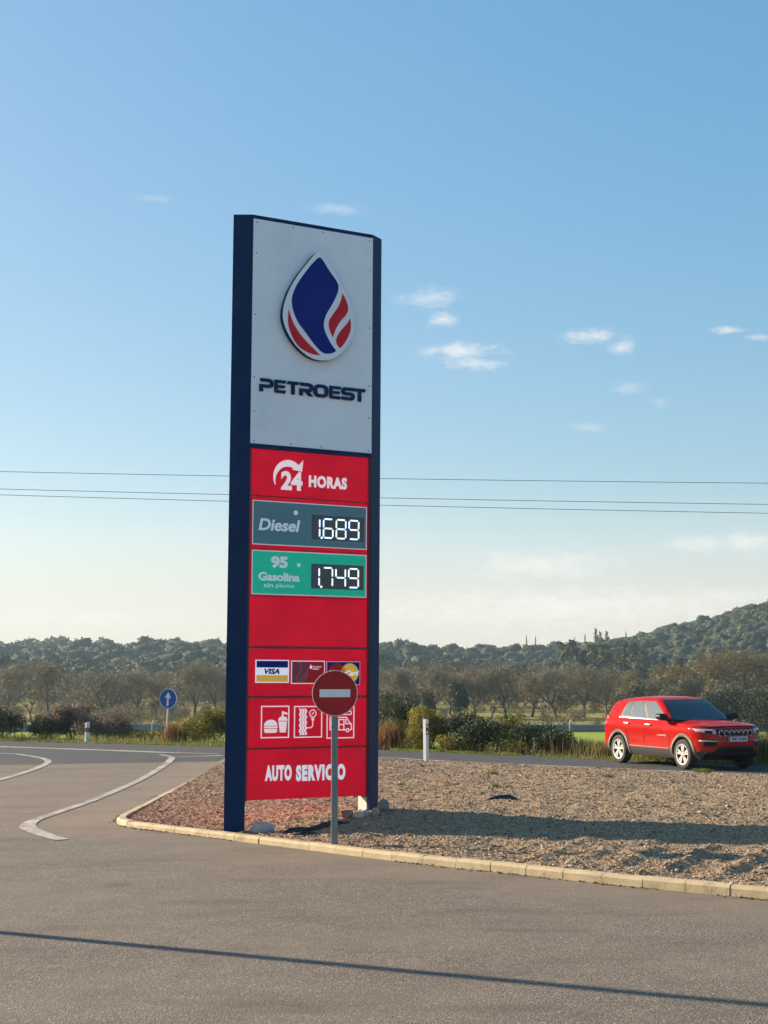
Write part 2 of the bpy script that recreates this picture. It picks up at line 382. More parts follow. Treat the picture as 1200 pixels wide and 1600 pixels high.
def catmull(P, sub=8, closed=False):
    P = [np.array(p, float) for p in P]; n = len(P); out = []
    rngi = range(n) if closed else range(n - 1)
    for i in rngi:
        p0, p1, p2, p3 = (P[(i - 1) % n], P[i], P[(i + 1) % n], P[(i + 2) % n]) if closed else (P[max(i - 1, 0)], P[i], P[i + 1], P[min(i + 2, n - 1)])
        for k in range(sub):
            t = k / sub
            out.append(.5 * ((2 * p1) + (-p0 + p2) * t + (2 * p0 - 5 * p1 + 4 * p2 - p3) * t * t + (-p0 + 3 * p1 - 3 * p2 + p3) * t ** 3))
    if not closed: out.append(P[-1])
    return out
def strip(name, pts, widths, z, mat, label):
    c = catmull(pts, 8); ws = np.interp(np.linspace(0, 1, len(c)), np.linspace(0, 1, len(widths)), widths)
    V = []; Fq = []
    for i, p in enumerate(c):
        d = c[min(i + 1, len(c) - 1)] - c[max(i - 1, 0)]; d /= np.linalg.norm(d) + 1e-9; nrm = np.array((-d[1], d[0]))
        for sgn in (-1, 1): q = p + nrm * sgn * ws[i] / 2; V.append((q[0], q[1], z))
        if i: Fq.append((2 * i - 2, 2 * i - 1, 2 * i + 1, 2 * i))
    o = obj(name, np_mesh(name, V, Fq, mat)); tag(o, label, 'road marking', kind='structure'); return o
strip('road_marking', [(-5.95, 41.3), (-5.5, 40.2), (-5.35, 38.8), (-5.22, 37.1), (-5.05, 32.06), (-5.10, 27.46), (-5.24, 25.12), (-5.32, 23.7), (-5.19, 22.75), (-4.82, 21.9), (-4.35, 21.1)], [.11, .15, .18, .16, .16, .16, .16, .18, .26, .24, .2], .009, M_PAINT, 'curved white line sweeping round beside the kerbed gravel island')
strip('road_marking', [(-14, 43.2), (-10.37, 41.92), (-9.57, 41.17), (-8.7, 39.6), (-8.25, 38.15), (-8.04, 36.33), (-7.95, 33.86), (-7.97, 31.5), (-8.05, 28)], [.14, .16, .17, .17], .009, M_PAINT, 'curved white line at the left edge of the photo')
strip('road_marking', [(-30, 55.5), (-16, 48.2), (-11.24, 45.43), (-8.71, 44.02), (-7.26, 43.16), (-6.2, 42.5), (-4.4, 41.7)], [.3, .34, .36, .36, .4, .3, .12], .009, M_PAINT, 'long white edge line of the country road at left')
strip('road_marking', [(-5.5, 40.25), (-4.9, 40.55), (-4.25, 40.95)], [.1, .22, .25], .0095, M_PAINT, 'short white line stub by the far corner of the kerb')
strip('road_marking', [(-3.4, 40.3), (0.0, 39.85), (0.75, 39.25), (1.95, 38.2), (4.5, 36.3), (5.85, 35.25), (8.4, 33.4), (14, 28.5)], [.14, .16, .16, .16, .16, .18, .2, .2], .009, M_PAINT, 'white edge line between gravel island and road')

# ---------------------------------------------------------------- kerb and gravel island
M_KERB = simple('cream_kerb_paint', (.43, .345, .205), .8, var=.16, vscale=5, bump=.5, bscale=45, dirt=((.17, .13, .085), 4.5, .8))
KF = catmull([(7.6, 13.1), (6.6, 13.8), (5.2, 14.75), (3.86, 15.75), (3.01, 16.4), (2.1, 17.13), (1.1, 18.0), (0, 18.97), (-.98, 19.98), (-2.07, 21.08), (-2.76, 21.8), (-3.5, 22.55), (-3.86, 23.0), (-4.03, 23.5), (-4.06, 24.3), (-4.03, 27.46), (-3.99, 31.6), (-3.97, 36.4), (-4.02, 39.5), (-3.9, 40.4), (-3.4, 40.75)], 12)
KF = np.array(KF); ks = np.concatenate([[0], np.cumsum(np.linalg.norm(np.diff(KF, axis=0), axis=1))])
def kerb_at(s):
    p = np.array([np.interp(s, ks, KF[:, 0]), np.interp(s, ks, KF[:, 1])])
    q = np.array([np.interp(s + .05, ks, KF[:, 0]), np.interp(s + .05, ks, KF[:, 1])]); q0 = np.array([np.interp(s - .05, ks, KF[:, 0]), np.interp(s - .05, ks, KF[:, 1])])
    d = (q - q0) / (np.linalg.norm(q - q0) + 1e-9); return p, d
kerb = empty('kerb', (0, 0, 0)); tag(kerb, 'cream painted concrete kerb edging the gravel island', 'kerb', kind='structure')
s = 0.0
while s < ks[-1] - .1:
    pm, _ = kerb_at(s)
    Ln = .5 if (pm[0] > -2.2 and pm[1] < 22) else (.86 if pm[1] < 22.6 else (.34 if pm[1] < 24.3 else .95))
    e_ = min(s + Ln - .008, ks[-1]); a, da = kerb_at(s); b, db = kerb_at(e_)
    hz = float(np.interp(pm[0], [-3.6, -1.5, 2.0], [.078, .085, .108])) + random.uniform(-.005, .005) - float(np.interp(pm[1], [23.5, 30], [0, .04])); tw = .13; jit = random.uniform(-.006, .006)
    mb = MB()
    for P_, d_ in ((a, da), (b, db)):
        nrm = np.array((-d_[1], d_[0])) * -1       # towards the island
        prof = [(0 + jit, -.06), (.005 + jit, hz - .03), (.028 + jit, hz), (tw, hz + .002), (tw, -.06)]
        mb.v += [(P_[0] + nrm[0] * u, P_[1] + nrm[1] * u, z) for u, z in prof]
    mb.f = [(0, 1, 2, 3, 4), (9, 8, 7, 6, 5)] + [(i, (i + 1) % 5, 5 + (i + 1) % 5, 5 + i) for i in range(5)]
    mb.build('kerb_block', M_KERB, kerb)
    s += Ln

KFs = KF[np.argsort(KF[:, 0])]
fr = KF[(KF[:, 1] < 23.2)]; fr = fr[np.argsort(fr[:, 0])]
def isl_front(x): return np.interp(x, fr[:, 0], fr[:, 1]) + .11
def isl_far(x): return np.interp(x, NEAR[:, 0], NEAR[:, 1]) - .05
def isl_z(x, y):
    f = isl_front(x); e_ = isl_far(x)
    d0 = y - f; d1 = e_ - y; d2 = x + 3.93
    z = np.interp(x, [-3, 2.5], [.045, .09]) + .17 * sstep(d0, 0.2, 3.5) * sstep(d1, .3, 6) * sstep(d2, 0, 3)
    z = z - .075 * sstep(d1, 2.5, 0)
    big = (vnoise(x, y, 1.9, 11) - .5) * .07 + (vnoise(x, y, .75, 12) - .5) * .05
    # raked ridges in the right half
    ang = (x * .8 - y * .6)
    ridges = np.maximum(0, np.sin(ang * 10.5 + 3.4 * vnoise(x, y, 1.9, 9))) ** 3 * .055 * sstep(x, .8, 3.0) * sstep(d0, .25, .7) * sstep(d0, 3.6, 1.6) * sstep(vnoise(x, y, 1.1, 31), .25, .6)
    fine = (vnoise(x, y * 1.6, .30, 13) - .5) * .04 + (vnoise(x, y * 1.3, .12, 14) - .5) * .028
    k = sstep(np.minimum(np.minimum(d0, d1), d2), 0.0, .5)
    return z + (big + ridges) * k + fine * (.35 + .65 * k)
def gravel_mat(chips=False):
    m, n, l, b = new_mat('gravel_chips' if chips else 'gravel_bed')
    tc = n.new('ShaderNodeTexCoord'); geo = n.new('ShaderNodeNewGeometry'); P = geo.outputs['Position']
    sx = n.new('ShaderNodeSeparateXYZ'); l.new(P, sx.inputs[0])
    n1 = noise(n, l, .9, 5, .65, P); n2 = noise(n, l, 26, 4, .7, P)
    tan = ramp(n, [(.15, (.165, .118, .074)), (.5, (.295, .217, .140)), (.85, (.45, .345, .232))])
    red = ramp(n, [(.15, (.17, .090, .066)), (.5, (.285, .165, .118)), (.85, (.42, .28, .205))])
    if chips:
        oi = n.new('ShaderNodeObjectInfo'); src = oi.outputs['Random']
    else: src = n2.outputs['Fac']
    l.new(src, tan.inputs[0]); l.new(src, red.inputs[0])
    rx = math_(n, l, 'ADD', math_(n, l, 'ADD', sx.outputs['X'], math_(n, l, 'MULTIPLY', sx.outputs['Y'], .16)), math_(n, l, 'MULTIPLY', math_(n, l, 'SUBTRACT', n1.outputs['Fac'], .5), 5.0))
    col = mixc(n, l, mapr(n, l, rx, 4.2, 1.2, .03, .5), tan.outputs[0], red.outputs[0])
    l.new(col, b.inputs['Base Color']); b.inputs['Roughness'].default_value = .92; b.inputs['Specular IOR Level'].default_value = .2
    if not chips:
        bp = n.new('ShaderNodeBump'); bp.inputs['Strength'].default_value = .8; bp.inputs['Distance'].default_value = .02
        l.new(n2.outputs['Fac'], bp.inputs['Height']); l.new(bp.outputs[0], b.inputs['Normal'])
    return m
M_BED = gravel_mat(); M_CHIP = gravel_mat(True)
cx = np.concatenate([np.arange(-3.93, 9.2, .07), np.arange(9.3, 20, .4)]); NVI = 330
V = []
for x in cx:
    f, e_ = float(isl_front(x)), float(isl_far(x)); f = max(f, 3.0)
    yv = f + (e_ - f) * (np.linspace(0, 1, NVI))
    V.append(np.stack([np.full(NVI, x), yv, isl_z(np.full(NVI, x), yv)], 1))
V = np.concatenate(V); ii = np.arange(len(cx) * NVI).reshape(len(cx), NVI)
Fq = np.stack([ii[:-1, :-1].ravel(), ii[1:, :-1].ravel(), ii[1:, 1:].ravel(), ii[:-1, 1:].ravel()], 1)
o = obj('gravel_island', np_mesh('gravel_island', V, Fq, M_BED, True)); tag(o, 'tan and reddish gravel island behind the cream kerb', 'gravel', kind='structure')

def gn_scatter(name, pts, rots, scales, protos, label, cat):
    """one 'stuff' object: instances of the prototypes on stored points"""
    me = bpy.data.meshes.new(name); me.vertices.add(len(pts)); me.vertices.foreach_set('co', np.asarray(pts, np.float32).ravel())
    a = me.attributes.new('rot', 'FLOAT_VECTOR', 'POINT'); a.data.foreach_set('vector', np.asarray(rots, np.float32).ravel())
    a = me.attributes.new('scl', 'FLOAT_VECTOR', 'POINT'); a.data.foreach_set('vector', np.asarray(scales, np.float32).ravel())
    a = me.attributes.new('pick', 'INT', 'POINT'); a.data.foreach_set('value', rng.integers(0, len(protos), len(pts)).astype(np.int32))
    me.update()
    o = obj(name, me); tag(o, label, cat, kind='stuff')
    c = bpy.data.collections.new(name + '_shapes')
    for i, p in enumerate(protos): c.objects.link(bpy.data.objects.new('%s_shape_%d' % (name, i), p))
    ng = bpy.data.node_groups.new(name, 'GeometryNodeTree')
    ng.interface.new_socket('Geometry', in_out='INPUT', socket_type='NodeSocketGeometry'); ng.interface.new_socket('Geometry', in_out='OUTPUT', socket_type='NodeSocketGeometry')
    N = ng.nodes; L = ng.links
    gi = N.new('NodeGroupInput'); go = N.new('NodeGroupOutput'); ip = N.new('GeometryNodeInstanceOnPoints'); ci = N.new('GeometryNodeCollectionInfo')
    ci.inputs['Collection'].default_value = c; ci.inputs['Separate Children'].default_value = True; ci.inputs['Reset Children'].default_value = True
    def attr(nm, ty):
        q = N.new('GeometryNodeInputNamedAttribute'); q.data_type = ty; q.inputs['Name'].default_value = nm; return q.outputs['Attribute']
    L.new(gi.outputs[0], ip.inputs['Points']); L.new(ci.outputs[0], ip.inputs['Instance']); ip.inputs['Pick Instance'].default_value = True
    L.new(attr('pick', 'INT'), ip.inputs['Instance Index'])
    e2r = N.new('FunctionNodeEulerToRotation'); L.new(attr('rot', 'FLOAT_VECTOR'), e2r.inputs[0]); L.new(e2r.outputs[0], ip.inputs['Rotation'])
    L.new(attr('scl', 'FLOAT_VECTOR'), ip.inputs['Scale']); L.new(ip.outputs[0], go.inputs[0])
    md = o.modifiers.new('scatter', 'NODES'); md.node_group = ng
    return o
def chip_mesh(i, mat):
    bm = bmesh.new(); bmesh.ops.create_icosphere(bm, subdivisions=1, radius=.5)
    rr = random.Random(i)
    for v in bm.verts: v.co *= rr.uniform(.65, 1.15); v.co.z *= .7; v.co.x *= 1.15
    me = bpy.data.meshes.new('chip'); bm.to_mesh(me); bm.free(); me.materials.append(mat); return me
NCH = 210000
cpx = rng.uniform(-3.9, 9.0, NCH * 2); u = rng.uniform(0, 1, NCH * 2) ** 1.35
fy = isl_front(cpx) + .02; cpy = fy + (isl_far(cpx) - fy) * u
keep = (np.abs(cpx) < cpy * .262) | (cpx < -2); cpx, cpy = cpx[keep][:NCH], cpy[keep][:NCH]
cz = isl_z(cpx, cpy)
sz = rng.lognormal(math.log(.0135), .5, len(cpx)).clip(.007, .065)
gn_scatter('gravel', np.stack([cpx, cpy, cz + sz * .08], 1), np.stack([rng.uniform(-.5, .5, len(cpx)), rng.uniform(-.5, .5, len(cpx)), rng.uniform(0, 6.28, len(cpx))], 1),
           np.stack([sz * rng.uniform(.8, 1.8, len(sz)), sz, sz], 1), [chip_mesh(i, M_CHIP) for i in range(5)], 'loose tan and reddish gravel chips covering the island', 'gravel')
def ground_z(x, y):
    x = float(x); y = float(y)
    if -3.93 < x < 20 and isl_front(x) < y < isl_far(x): return float(isl_z(np.array(x), np.array(y)))
    if y > far_y(x): return float(terrain_z(x, y))
    return 0.004

# ---------------------------------------------------------------- fuel price totem
M_NAVY = simple('navy_aluminium', (.002, .024, .085), .4, .0, .10, .06, 2, dirt=((.03, .045, .09), 2.0, .25))
M_WHITEP = simple('white_composite', (.79, .84, .89), .4, 0, .35, .03, 1.5, dirt=((.50, .53, .55), 1.3, .35))
M_ALU = simple('bare_aluminium', (.40, .39, .365), .5, .2, .5, .06, 4)
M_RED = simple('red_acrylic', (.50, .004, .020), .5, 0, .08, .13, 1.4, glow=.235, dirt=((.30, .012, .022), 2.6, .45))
M_DRED = simple('dark_red_rail', (.20, .008, .014), .4, 0, .4, .1, 5)
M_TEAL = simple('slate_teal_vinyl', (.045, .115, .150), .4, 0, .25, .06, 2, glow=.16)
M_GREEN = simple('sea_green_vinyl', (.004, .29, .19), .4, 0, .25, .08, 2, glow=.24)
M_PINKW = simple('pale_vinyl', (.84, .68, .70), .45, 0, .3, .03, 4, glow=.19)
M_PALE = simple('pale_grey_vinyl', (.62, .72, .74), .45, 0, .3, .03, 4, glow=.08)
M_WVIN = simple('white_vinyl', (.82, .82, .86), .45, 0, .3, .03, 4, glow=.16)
M_BLUE = simple('royal_blue_vinyl', (.002, .016, .20), .45, 0, .1, .04, 3)
M_LRED = simple('logo_red_vinyl', (.60, .016, .03), .45, 0, .12, .05, 3)
M_LWHITE = simple('logo_white_acrylic', (.78, .80, .84), .35, 0, .5, .02, 3)
M_BLACKD = simple('display_black', (.018, .03, .045), .2, 0, .6, .2, 5)
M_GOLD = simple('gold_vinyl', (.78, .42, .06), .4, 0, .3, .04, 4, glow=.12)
M_MAROON = simple('maroon_vinyl', (.22, .02, .09), .35, 0, .5, .08, 4)
M_CORAL = simple('coral_vinyl', (.55, .09, .07), .4, 0, .4, .06, 4)
M_DOT = simple('screw_grey', (.10, .12, .14), .5, .5, .5, .05, 4)
M_LED = emit('led_white', (.70, .85, 1.0), .5)
TW, TD, TAP, TH_ = 1.916, .292, .2374, 8.495
totem = empty('price_totem', (-1.0721, 21.9455, .0528)); totem.scale = (1.026, 1.026, 1.026)
totem.rotation_euler = (Matrix.Rotation(.0061, 3, 'Y') @ Matrix.Rotation(R(30.3), 3, 'Z')).to_euler()
tag(totem, 'tall navy blue petrol station price totem with white logo panel and red panels', 'price sign')
def X(s_): return s_ - TW / 2
def plate(name, pts, y0, y1, mat, parent, bevel=0):
    """polygon in panel coordinates (s, z), from depth y0 (front) back to y1"""
    mb = MB(); mb.prism([(X(p[0]), p[1]) for p in pts], y1, y0, lambda p, t: (p[0], t, p[1])); return mb.build(name, mat, parent, bevel=bevel)
def rect(s0, s1, z0, z1): return [(s0, z0), (s1, z0), (s1, z1), (s0, z1)]
def rrect(s0, s1, z0, z1, r, n=5):
    out = []
    for cx_, cz_, a0 in ((s1 - r, z0 + r, -90), (s1 - r, z1 - r, 0), (s0 + r, z1 - r, 90), (s0 + r, z0 + r, 180)):
        for k in range(n + 1): a = R(a0 + 90 * k / n); out.append((cx_ + r * math.cos(a), cz_ + r * math.sin(a)))
    return out
def frame(name, s0, s1, z0, z1, t, y0, y1, mat, parent):
    mb = MB()
    for a, b, c, d in ((s0, s1, z1 - t, z1), (s0, s1, z0, z0 + t), (s0, s0 + t, z0 + t, z1 - t), (s1 - t, s1, z0 + t, z1 - t)):
        mb.prism([(X(p[0]), p[1]) for p in rect(a, b, c, d)], y1, y0, lambda p, t_: (p[0], t_, p[1]))
    return mb.build(name, mat, parent)
def stroke(path, w, closed=False):
    """polygon outline of a polyline with thickness w (mitred)"""
    P = [np.array(p, float) for p in path]; n = len(P); Lf, Rt = [], []
    for i in range(n):
        a = P[i] - P[i - 1] if i > 0 else P[1] - P[0]; b = P[i + 1] - P[i] if i < n - 1 else P[-1] - P[-2]
        a /= np.linalg.norm(a); b /= np.linalg.norm(b); na = np.array((-a[1], a[0])); nb = np.array((-b[1], b[0]))
        m_ = na + nb; m_ /= max(np.linalg.norm(m_), 1e-6); k = w / 2 / max(.45, m_.dot(na)); Lf.append(P[i] + m_ * k); Rt.append(P[i] - m_ * k)
    return [tuple(p) for p in Lf + Rt[::-1]]
def circ(cx_, cz_, r, n=28, a0=0, a1=360):
    return [(cx_ + r * math.cos(R(a0 + (a1 - a0) * k / n)), cz_ + r * math.sin(R(a0 + (a1 - a0) * k / n))) for k in range(n + (0 if a1 - a0 == 360 else 1))]
def smooth_poly(pts, corners=(), sub=5):
    n = len(pts); cs = sorted(corners)
    if not cs: return [tuple(p) for p in catmull(pts, sub, True)]
    out = []
    for i, c in enumerate(cs):
        e_ = cs[(i + 1) % len(cs)]; seg = [pts[(c + k) % n] for k in range(((e_ - c - 1) % n) + 2)]
        out += [tuple(p) for p in catmull(seg, sub)][:-1]
    return out
def text(name, body, s0, s1, z0, z1, y, mat, parent, bold=0., shear=0., depth=.003, gap=1.0):
    cu = bpy.data.curves.new(name, 'FONT'); cu.body = body; cu.size = 1; cu.offset = bold; cu.space_character = gap; cu.shear = shear; cu.extrude = .004; cu.resolution_u = 4
    t = bpy.data.objects.new(name, cu); COL.objects.link(t)
    me = bpy.data.meshes.new_from_object(t.evaluated_get(bpy.context.evaluated_depsgraph_get()))
    bpy.data.objects.remove(t); bpy.data.curves.remove(cu)
    co = np.empty(len(me.vertices) * 3, np.float32); me.vertices.foreach_get('co', co); co = co.reshape(-1, 3)
    lo, hi = co.min(0), co.max(0)
    nx = X(s0) + (co[:, 0] - lo[0]) / (hi[0] - lo[0]) * (s1 - s0); nz = z0 + (co[:, 1] - lo[1]) / (hi[1] - lo[1]) * (z1 - z0)
    ny = y - (co[:, 2] - lo[2]) / (hi[2] - lo[2] + 1e-9) * depth
    me.vertices.foreach_set('co', np.stack([nx, ny, nz], 1).astype(np.float32).ravel()); me.materials.clear(); me.materials.append(mat); me.update()
    me.name = name
    return obj(name, me, parent)
# columns: wedge-shaped, apex outwards
for sgn in (-1, 1):
    e_ = sgn * TW / 2
    prof = [(e_ - sgn * .002, 0), (e_ + sgn * TAP, TD / 2), (e_ - sgn * .002, TD)]
    mb = MB(); mb.prism(prof, -.25, TH_); c_ = mb.build('column', M_NAVY, totem)
    mb = MB(); x0 = e_ - sgn * .004; mb.box(min(x0, x0 - sgn * .004), max(x0, x0 - sgn * .004), .045, TD - .006, -.2, .40); mb.build('inner_plate', M_ALU, c_)
mb = MB(); mb.box(-TW / 2 + .001, TW / 2 - .001, .002, TD - .002, 8.437, TH_ - .001); mb.build('top_rail', M_NAVY, totem)
mb = MB(); mb.box(-TW / 2 + .001, TW / 2 - .001, .002, TD - .002, 5.212, 5.274); mb.build('middle_rail', M_NAVY, totem)
mb = MB(); mb.box(-TW / 2 + .0, TW / 2 - .0, .07, TD - .07, .43, 8.43); mb.build('core_frame', M_DRED, totem)
wp = plate('logo_panel', rect(.001, 1.915, 5.276, 8.436), -.012, .03, M_WHITEP, totem); wp['label'] = 'white logo panel'
for s_, z_ in [(.045, 8.39), (.62, 8.40), (1.1, 8.40), (1.86, 8.39), (.045, 7.95), (.045, 7.08), (.045, 6.2), (.045, 5.72), (1.87, 7.95), (1.87, 7.1), (1.87, 6.25), (1.87, 5.78), (.05, 5.31), (.62, 5.31), (1.1, 5.31), (1.87, 5.31)]:
    mb = MB(); mb.lathe([(0, .006), (.009, .004), (.011, 0)], 10, Matrix.Translation((X(s_), -.012, z_)) @ Matrix.Rotation(R(90), 4, 'X')); mb.build('screw', M_DOT, wp)
# drop emblem: black-sided slab, white rim, blue and red fields
drop = smooth_poly([(.983, 8.075), (.90, 8.015), (.818, 7.913), (.644, 7.682), (.497, 7.412), (.426, 7.129), (.479, 6.908), (.632, 6.697), (.835, 6.559), (1.039, 6.522), (1.244, 6.578), (1.45, 6.761), (1.552, 6.982), (1.563, 7.216), (1.482, 7.44), (1.336, 7.679), (1.152, 7.935), (1.06, 8.04)], (), 5)
em = plate('drop_emblem', drop, -.095, -.013, M_NAVY, totem); em['label'] = 'raised drop emblem'
plate('white_field', drop, -.101, -.0952, M_LWHITE, em)
plate('blue_field', smooth_poly([(0.991, 7.998), (0.93, 7.95), (0.819, 7.821), (0.658, 7.592), (0.572, 7.398), (0.569, 7.238), (0.652, 7.042), (0.78, 6.896), (0.935, 6.729), (1.064, 6.634), (1.192, 6.637), (1.277, 6.685), (1.19, 6.78), (1.099, 6.931), (1.072, 7.044), (1.109, 7.186), (1.197, 7.336), (1.273, 7.485), (1.303, 7.605), (1.271, 7.694), (1.153, 7.83), (1.048, 7.966)], (11,)), -.104, -.1012, M_BLUE, em)
plate('red_field', smooth_poly([(1.364, 7.531), (1.43, 7.434), (1.463, 7.321), (1.432, 7.224), (1.342, 7.121), (1.266, 6.996), (1.22, 6.871), (1.162, 6.985), (1.156, 7.099), (1.212, 7.198), (1.301, 7.325), (1.352, 7.448)], (0, 6)), -.104, -.1012, M_LRED, em)
plate('red_field', smooth_poly([(1.498, 7.185), (1.512, 7.07), (1.487, 6.951), (1.423, 6.828), (1.338, 6.726), (1.281, 6.789), (1.28, 6.87), (1.344, 6.982), (1.447, 7.098)], (0, 4)), -.104, -.1012, M_LRED, em)
plate('red_field', smooth_poly([(0.515, 7.197), (0.577, 7.033), (0.68, 6.885), (0.833, 6.741), (1.026, 6.59), (0.86, 6.602), (0.682, 6.68), (0.567, 6.827), (0.507, 7.002)], (0, 4)), -.104, -.1012, M_LRED, em)
# wide techno capitals, each a raised letter (unit box 1 x 1, strokes .26)
T_ = .25
LET = {
 'P': [stroke([(.06, .875), (.70, .875), (.84, .80), (.875, .66), (.84, .50), (.70, .42), (.125, .42), (.125, 0)], T_)],
 'E': [[(.02, 1), (1, 1), (.90, .77), (.27, .77), (.27, .61), (.93, .61), (.84, .39), (.27, .39), (.27, .23), (1, .23), (.90, 0), (.10, 0), (.02, .08)]],
 'T': [[(.10, 1), (1, 1), (.90, .76), (.62, .76), (.62, 0), (.36, 0), (.36, .76), (0, .76)]],
 'R': [stroke([(.06, .875), (.70, .875), (.84, .80), (.875, .66), (.84, .50), (.72, .42), (.125, .42), (.125, 0)], T_), [(.40, .31), (.70, .31), (1, 0), (.66, 0)]],
 'O': 'ring',
 'S': [stroke([(.98, .875), (.24, .875), (.14, .80), (.125, .68), (.16, .56), (.26, .50), (.76, .50), (.86, .43), (.875, .30), (.84, .18), (.74, .125), (.04, .125)], T_)],
}
def letter(ch, s0, s1, z0, z1):
    f = lambda p: (s0 + p[0] * (s1 - s0), z0 + p[1] * (z1 - z0)); mb = MB()
    fn = lambda p, t: (X(p[0]), t, p[1])
    if LET[ch] == 'ring':
        a = [f(p) for p in rrect(0, 1, 0, 1, .36, 6)]; b = [f(p) for p in rrect(.25, .75, .25, .75, .14, 6)]; n = len(a)
        vs_ = [fn(p, -.034) for p in a] + [fn(p, -.034) for p in b] + [fn(p, -.0125) for p in a] + [fn(p, -.0125) for p in b]
        fs_ = []
        for i in range(n):
            j = (i + 1) % n; fs_ += [(i, j, n + j, n + i), (2 * n + i, 2 * n + j, j, i), (n + i, n + j, 3 * n + j, 3 * n + i)]
        mb.add(vs_, fs_)
    else:
        for poly in LET[ch]: mb.prism([f(p) for p in poly], -.0125, -.034, fn)
    return mb.build('letter', M_NAVY, totem)
for ch, a, b in zip('PETROEST', (.118, .346, .536, .738, .961, 1.211, 1.406, 1.606), (.336, .531, .742, .957, 1.198, 1.405, 1.625, 1.81)):
    letter(ch, a, b, 6.008, 6.192)
# red lightbox panels with rails between
PAN = [('panel', 4.572, 5.208), ('panel', 3.842, 4.548), ('panel', 3.186, 3.828), ('panel', 2.502, 3.170), ('panel', 1.826, 2.466), ('panel', 1.128, 1.786), ('panel', .425, 1.096)]
pn = []
for nm, a, b in PAN:
    pn.append(plate(nm, rect(.042, 1.878, a, b), .022, .068, M_RED, totem))
for a, b in ((4.550, 4.570), (3.829, 3.841), (3.171, 3.185), (2.467, 2.501), (1.787, 1.825), (1.097, 1.127)):
    r_ = plate('rail', rect(.036, 1.884, a, b), .034, .069, M_DRED, totem)
    for s_ in (.10, .95, 1.80):
        mb = MB(); mb.box(X(s_) - .014, X(s_) + .014, .026, .036, (a + b) / 2 - .007, (a + b) / 2 + .009); mb.build('clip', M_DOT, r_)
for s0, s1 in ((.0, .036), (1.884, 1.916)): plate('side_rail', rect(s0, s1, .42, 5.21), .012, .069, M_DRED, totem)
# 24 HORAS
F0 = .0215
text('lettering', '24', .49, .825, 4.665, 4.93, F0, M_PINKW, pn[0], .045)
text('lettering', 'HORAS', .925, 1.536, 4.728, 4.898, F0, M_PINKW, pn[0], .055, gap=1.12)
arc = []
for k in range(25):
    t = k / 24; a = 208 - t * 160; arc.append((.605 + (.235 + .0 * t) * math.cos(R(a)), 4.842 + .245 * math.sin(R(a))))
inn = []
for k in range(25):
    t = k / 24; a = 208 - t * 160; th = .012 + .082 * math.sin(math.pi * min(1, t * 1.05) * .62); inn.append((.605 + (.235 - th) * math.cos(R(a)), 4.842 + (.245 - th) * math.sin(R(a))))
plate('circling_arrow', arc + [(.835, 5.10), (.815, 4.935), (.655, 4.958), (.695, 4.975)] + inn[::-1], F0 - .003, F0, M_PINKW, pn[0])
# fuel plates and LED prices
SEG = {'a': (0, 1, 1, 1), 'b': (1, .5, 1, 1), 'c': (1, 0, 1, .5), 'd': (0, 0, 1, 0), 'e': (0, 0, 0, .5), 'f': (0, .5, 0, 1), 'g': (0, .5, 1, .5)}
DIG = {'1': 'bc', '6': 'acdefg', '8': 'abcdefg', '9': 'abcdfg', '7': 'abc', '4': 'bcfg'}
def digit(ch, s0, s1, z0, z1, parent):
    t = .022
    for sg in DIG[ch]:
        a, b, c, d = SEG[sg]; p = np.array((s0 + a * (s1 - s0), z0 + b * (z1 - z0))); q = np.array((s0 + c * (s1 - s0), z0 + d * (z1 - z0)))
        dv = (q - p) / np.linalg.norm(q - p); nv = np.array((-dv[1], dv[0])); p = p + dv * .009; q = q - dv * .009; k = dv * t * .5; h = nv * t * .5
        mb = MB(); mb.prism([tuple(v) for v in (p, p + k - h, q - k - h, q, q - k + h, p + k + h)], .0035, .0005, lambda p_, t_: (X(p_[0]), t_, p_[1]))
        mb.build('lit_segment', M_LED, parent)
def price(panel, col, z0, z1, price_txt, dz):
    pl = plate('fuel_plate', rect(.060, 1.853, z0, z1), .008, .0218, col, totem)
    frame('plate_edge', .057, 1.856, z0 - .003, z1 + .003, .012, .0055, .0079, M_PALE, pl)
    dp = plate('display_window', rect(.972, 1.810, dz - .005, dz + .342), .004, .0078, M_BLACKD, pl)
    slots = [(1.02, 1.095), (1.157, 1.305), (1.362, 1.512), (1.568, 1.722)]
    for ch, (a, b) in zip(price_txt.replace('.', ''), slots): digit(ch, a if ch != '1' else b - .08, b, dz + .028, dz + .292, pl)
    mb = MB(); mb.prism(circ(1.128, dz + .024, .017, 10), .0035, .0005, lambda p_, t_: (X(p_[0]), t_, p_[1])); mb.build('decimal_point', M_LED, pl)
    return pl
p2 = price(pn[1], M_TEAL, 3.888, 4.492, '1.689', 3.998)
text('lettering', 'Diesel', .150, .790, 4.083, 4.250, .0075, M_PALE, p2, .028, .18)
plate('grade_dot', circ(.719, 4.352, .034, 18), .0045, .0077, M_PALE, p2)
p3 = price(pn[2], M_GREEN, 3.206, 3.806, '1.749', 3.312)
text('lettering', '95', .345, .604, 3.570, 3.735, .0075, M_PALE, p3, .05)
text('lettering', 'Gasolina', .158, .793, 3.392, 3.512, .0075, M_PALE, p3, .04)
text('lettering', 'sin', .244, .385, 3.302, 3.362, .0075, M_PALE, p3, .004); text('lettering', 'plomo', .428, .710, 3.286, 3.362, .0075, M_PALE, p3, .004)
plate('grade_mark', rrect(.750, .800, 3.60, 3.652, .012), .0045, .0077, M_PALE, p3)
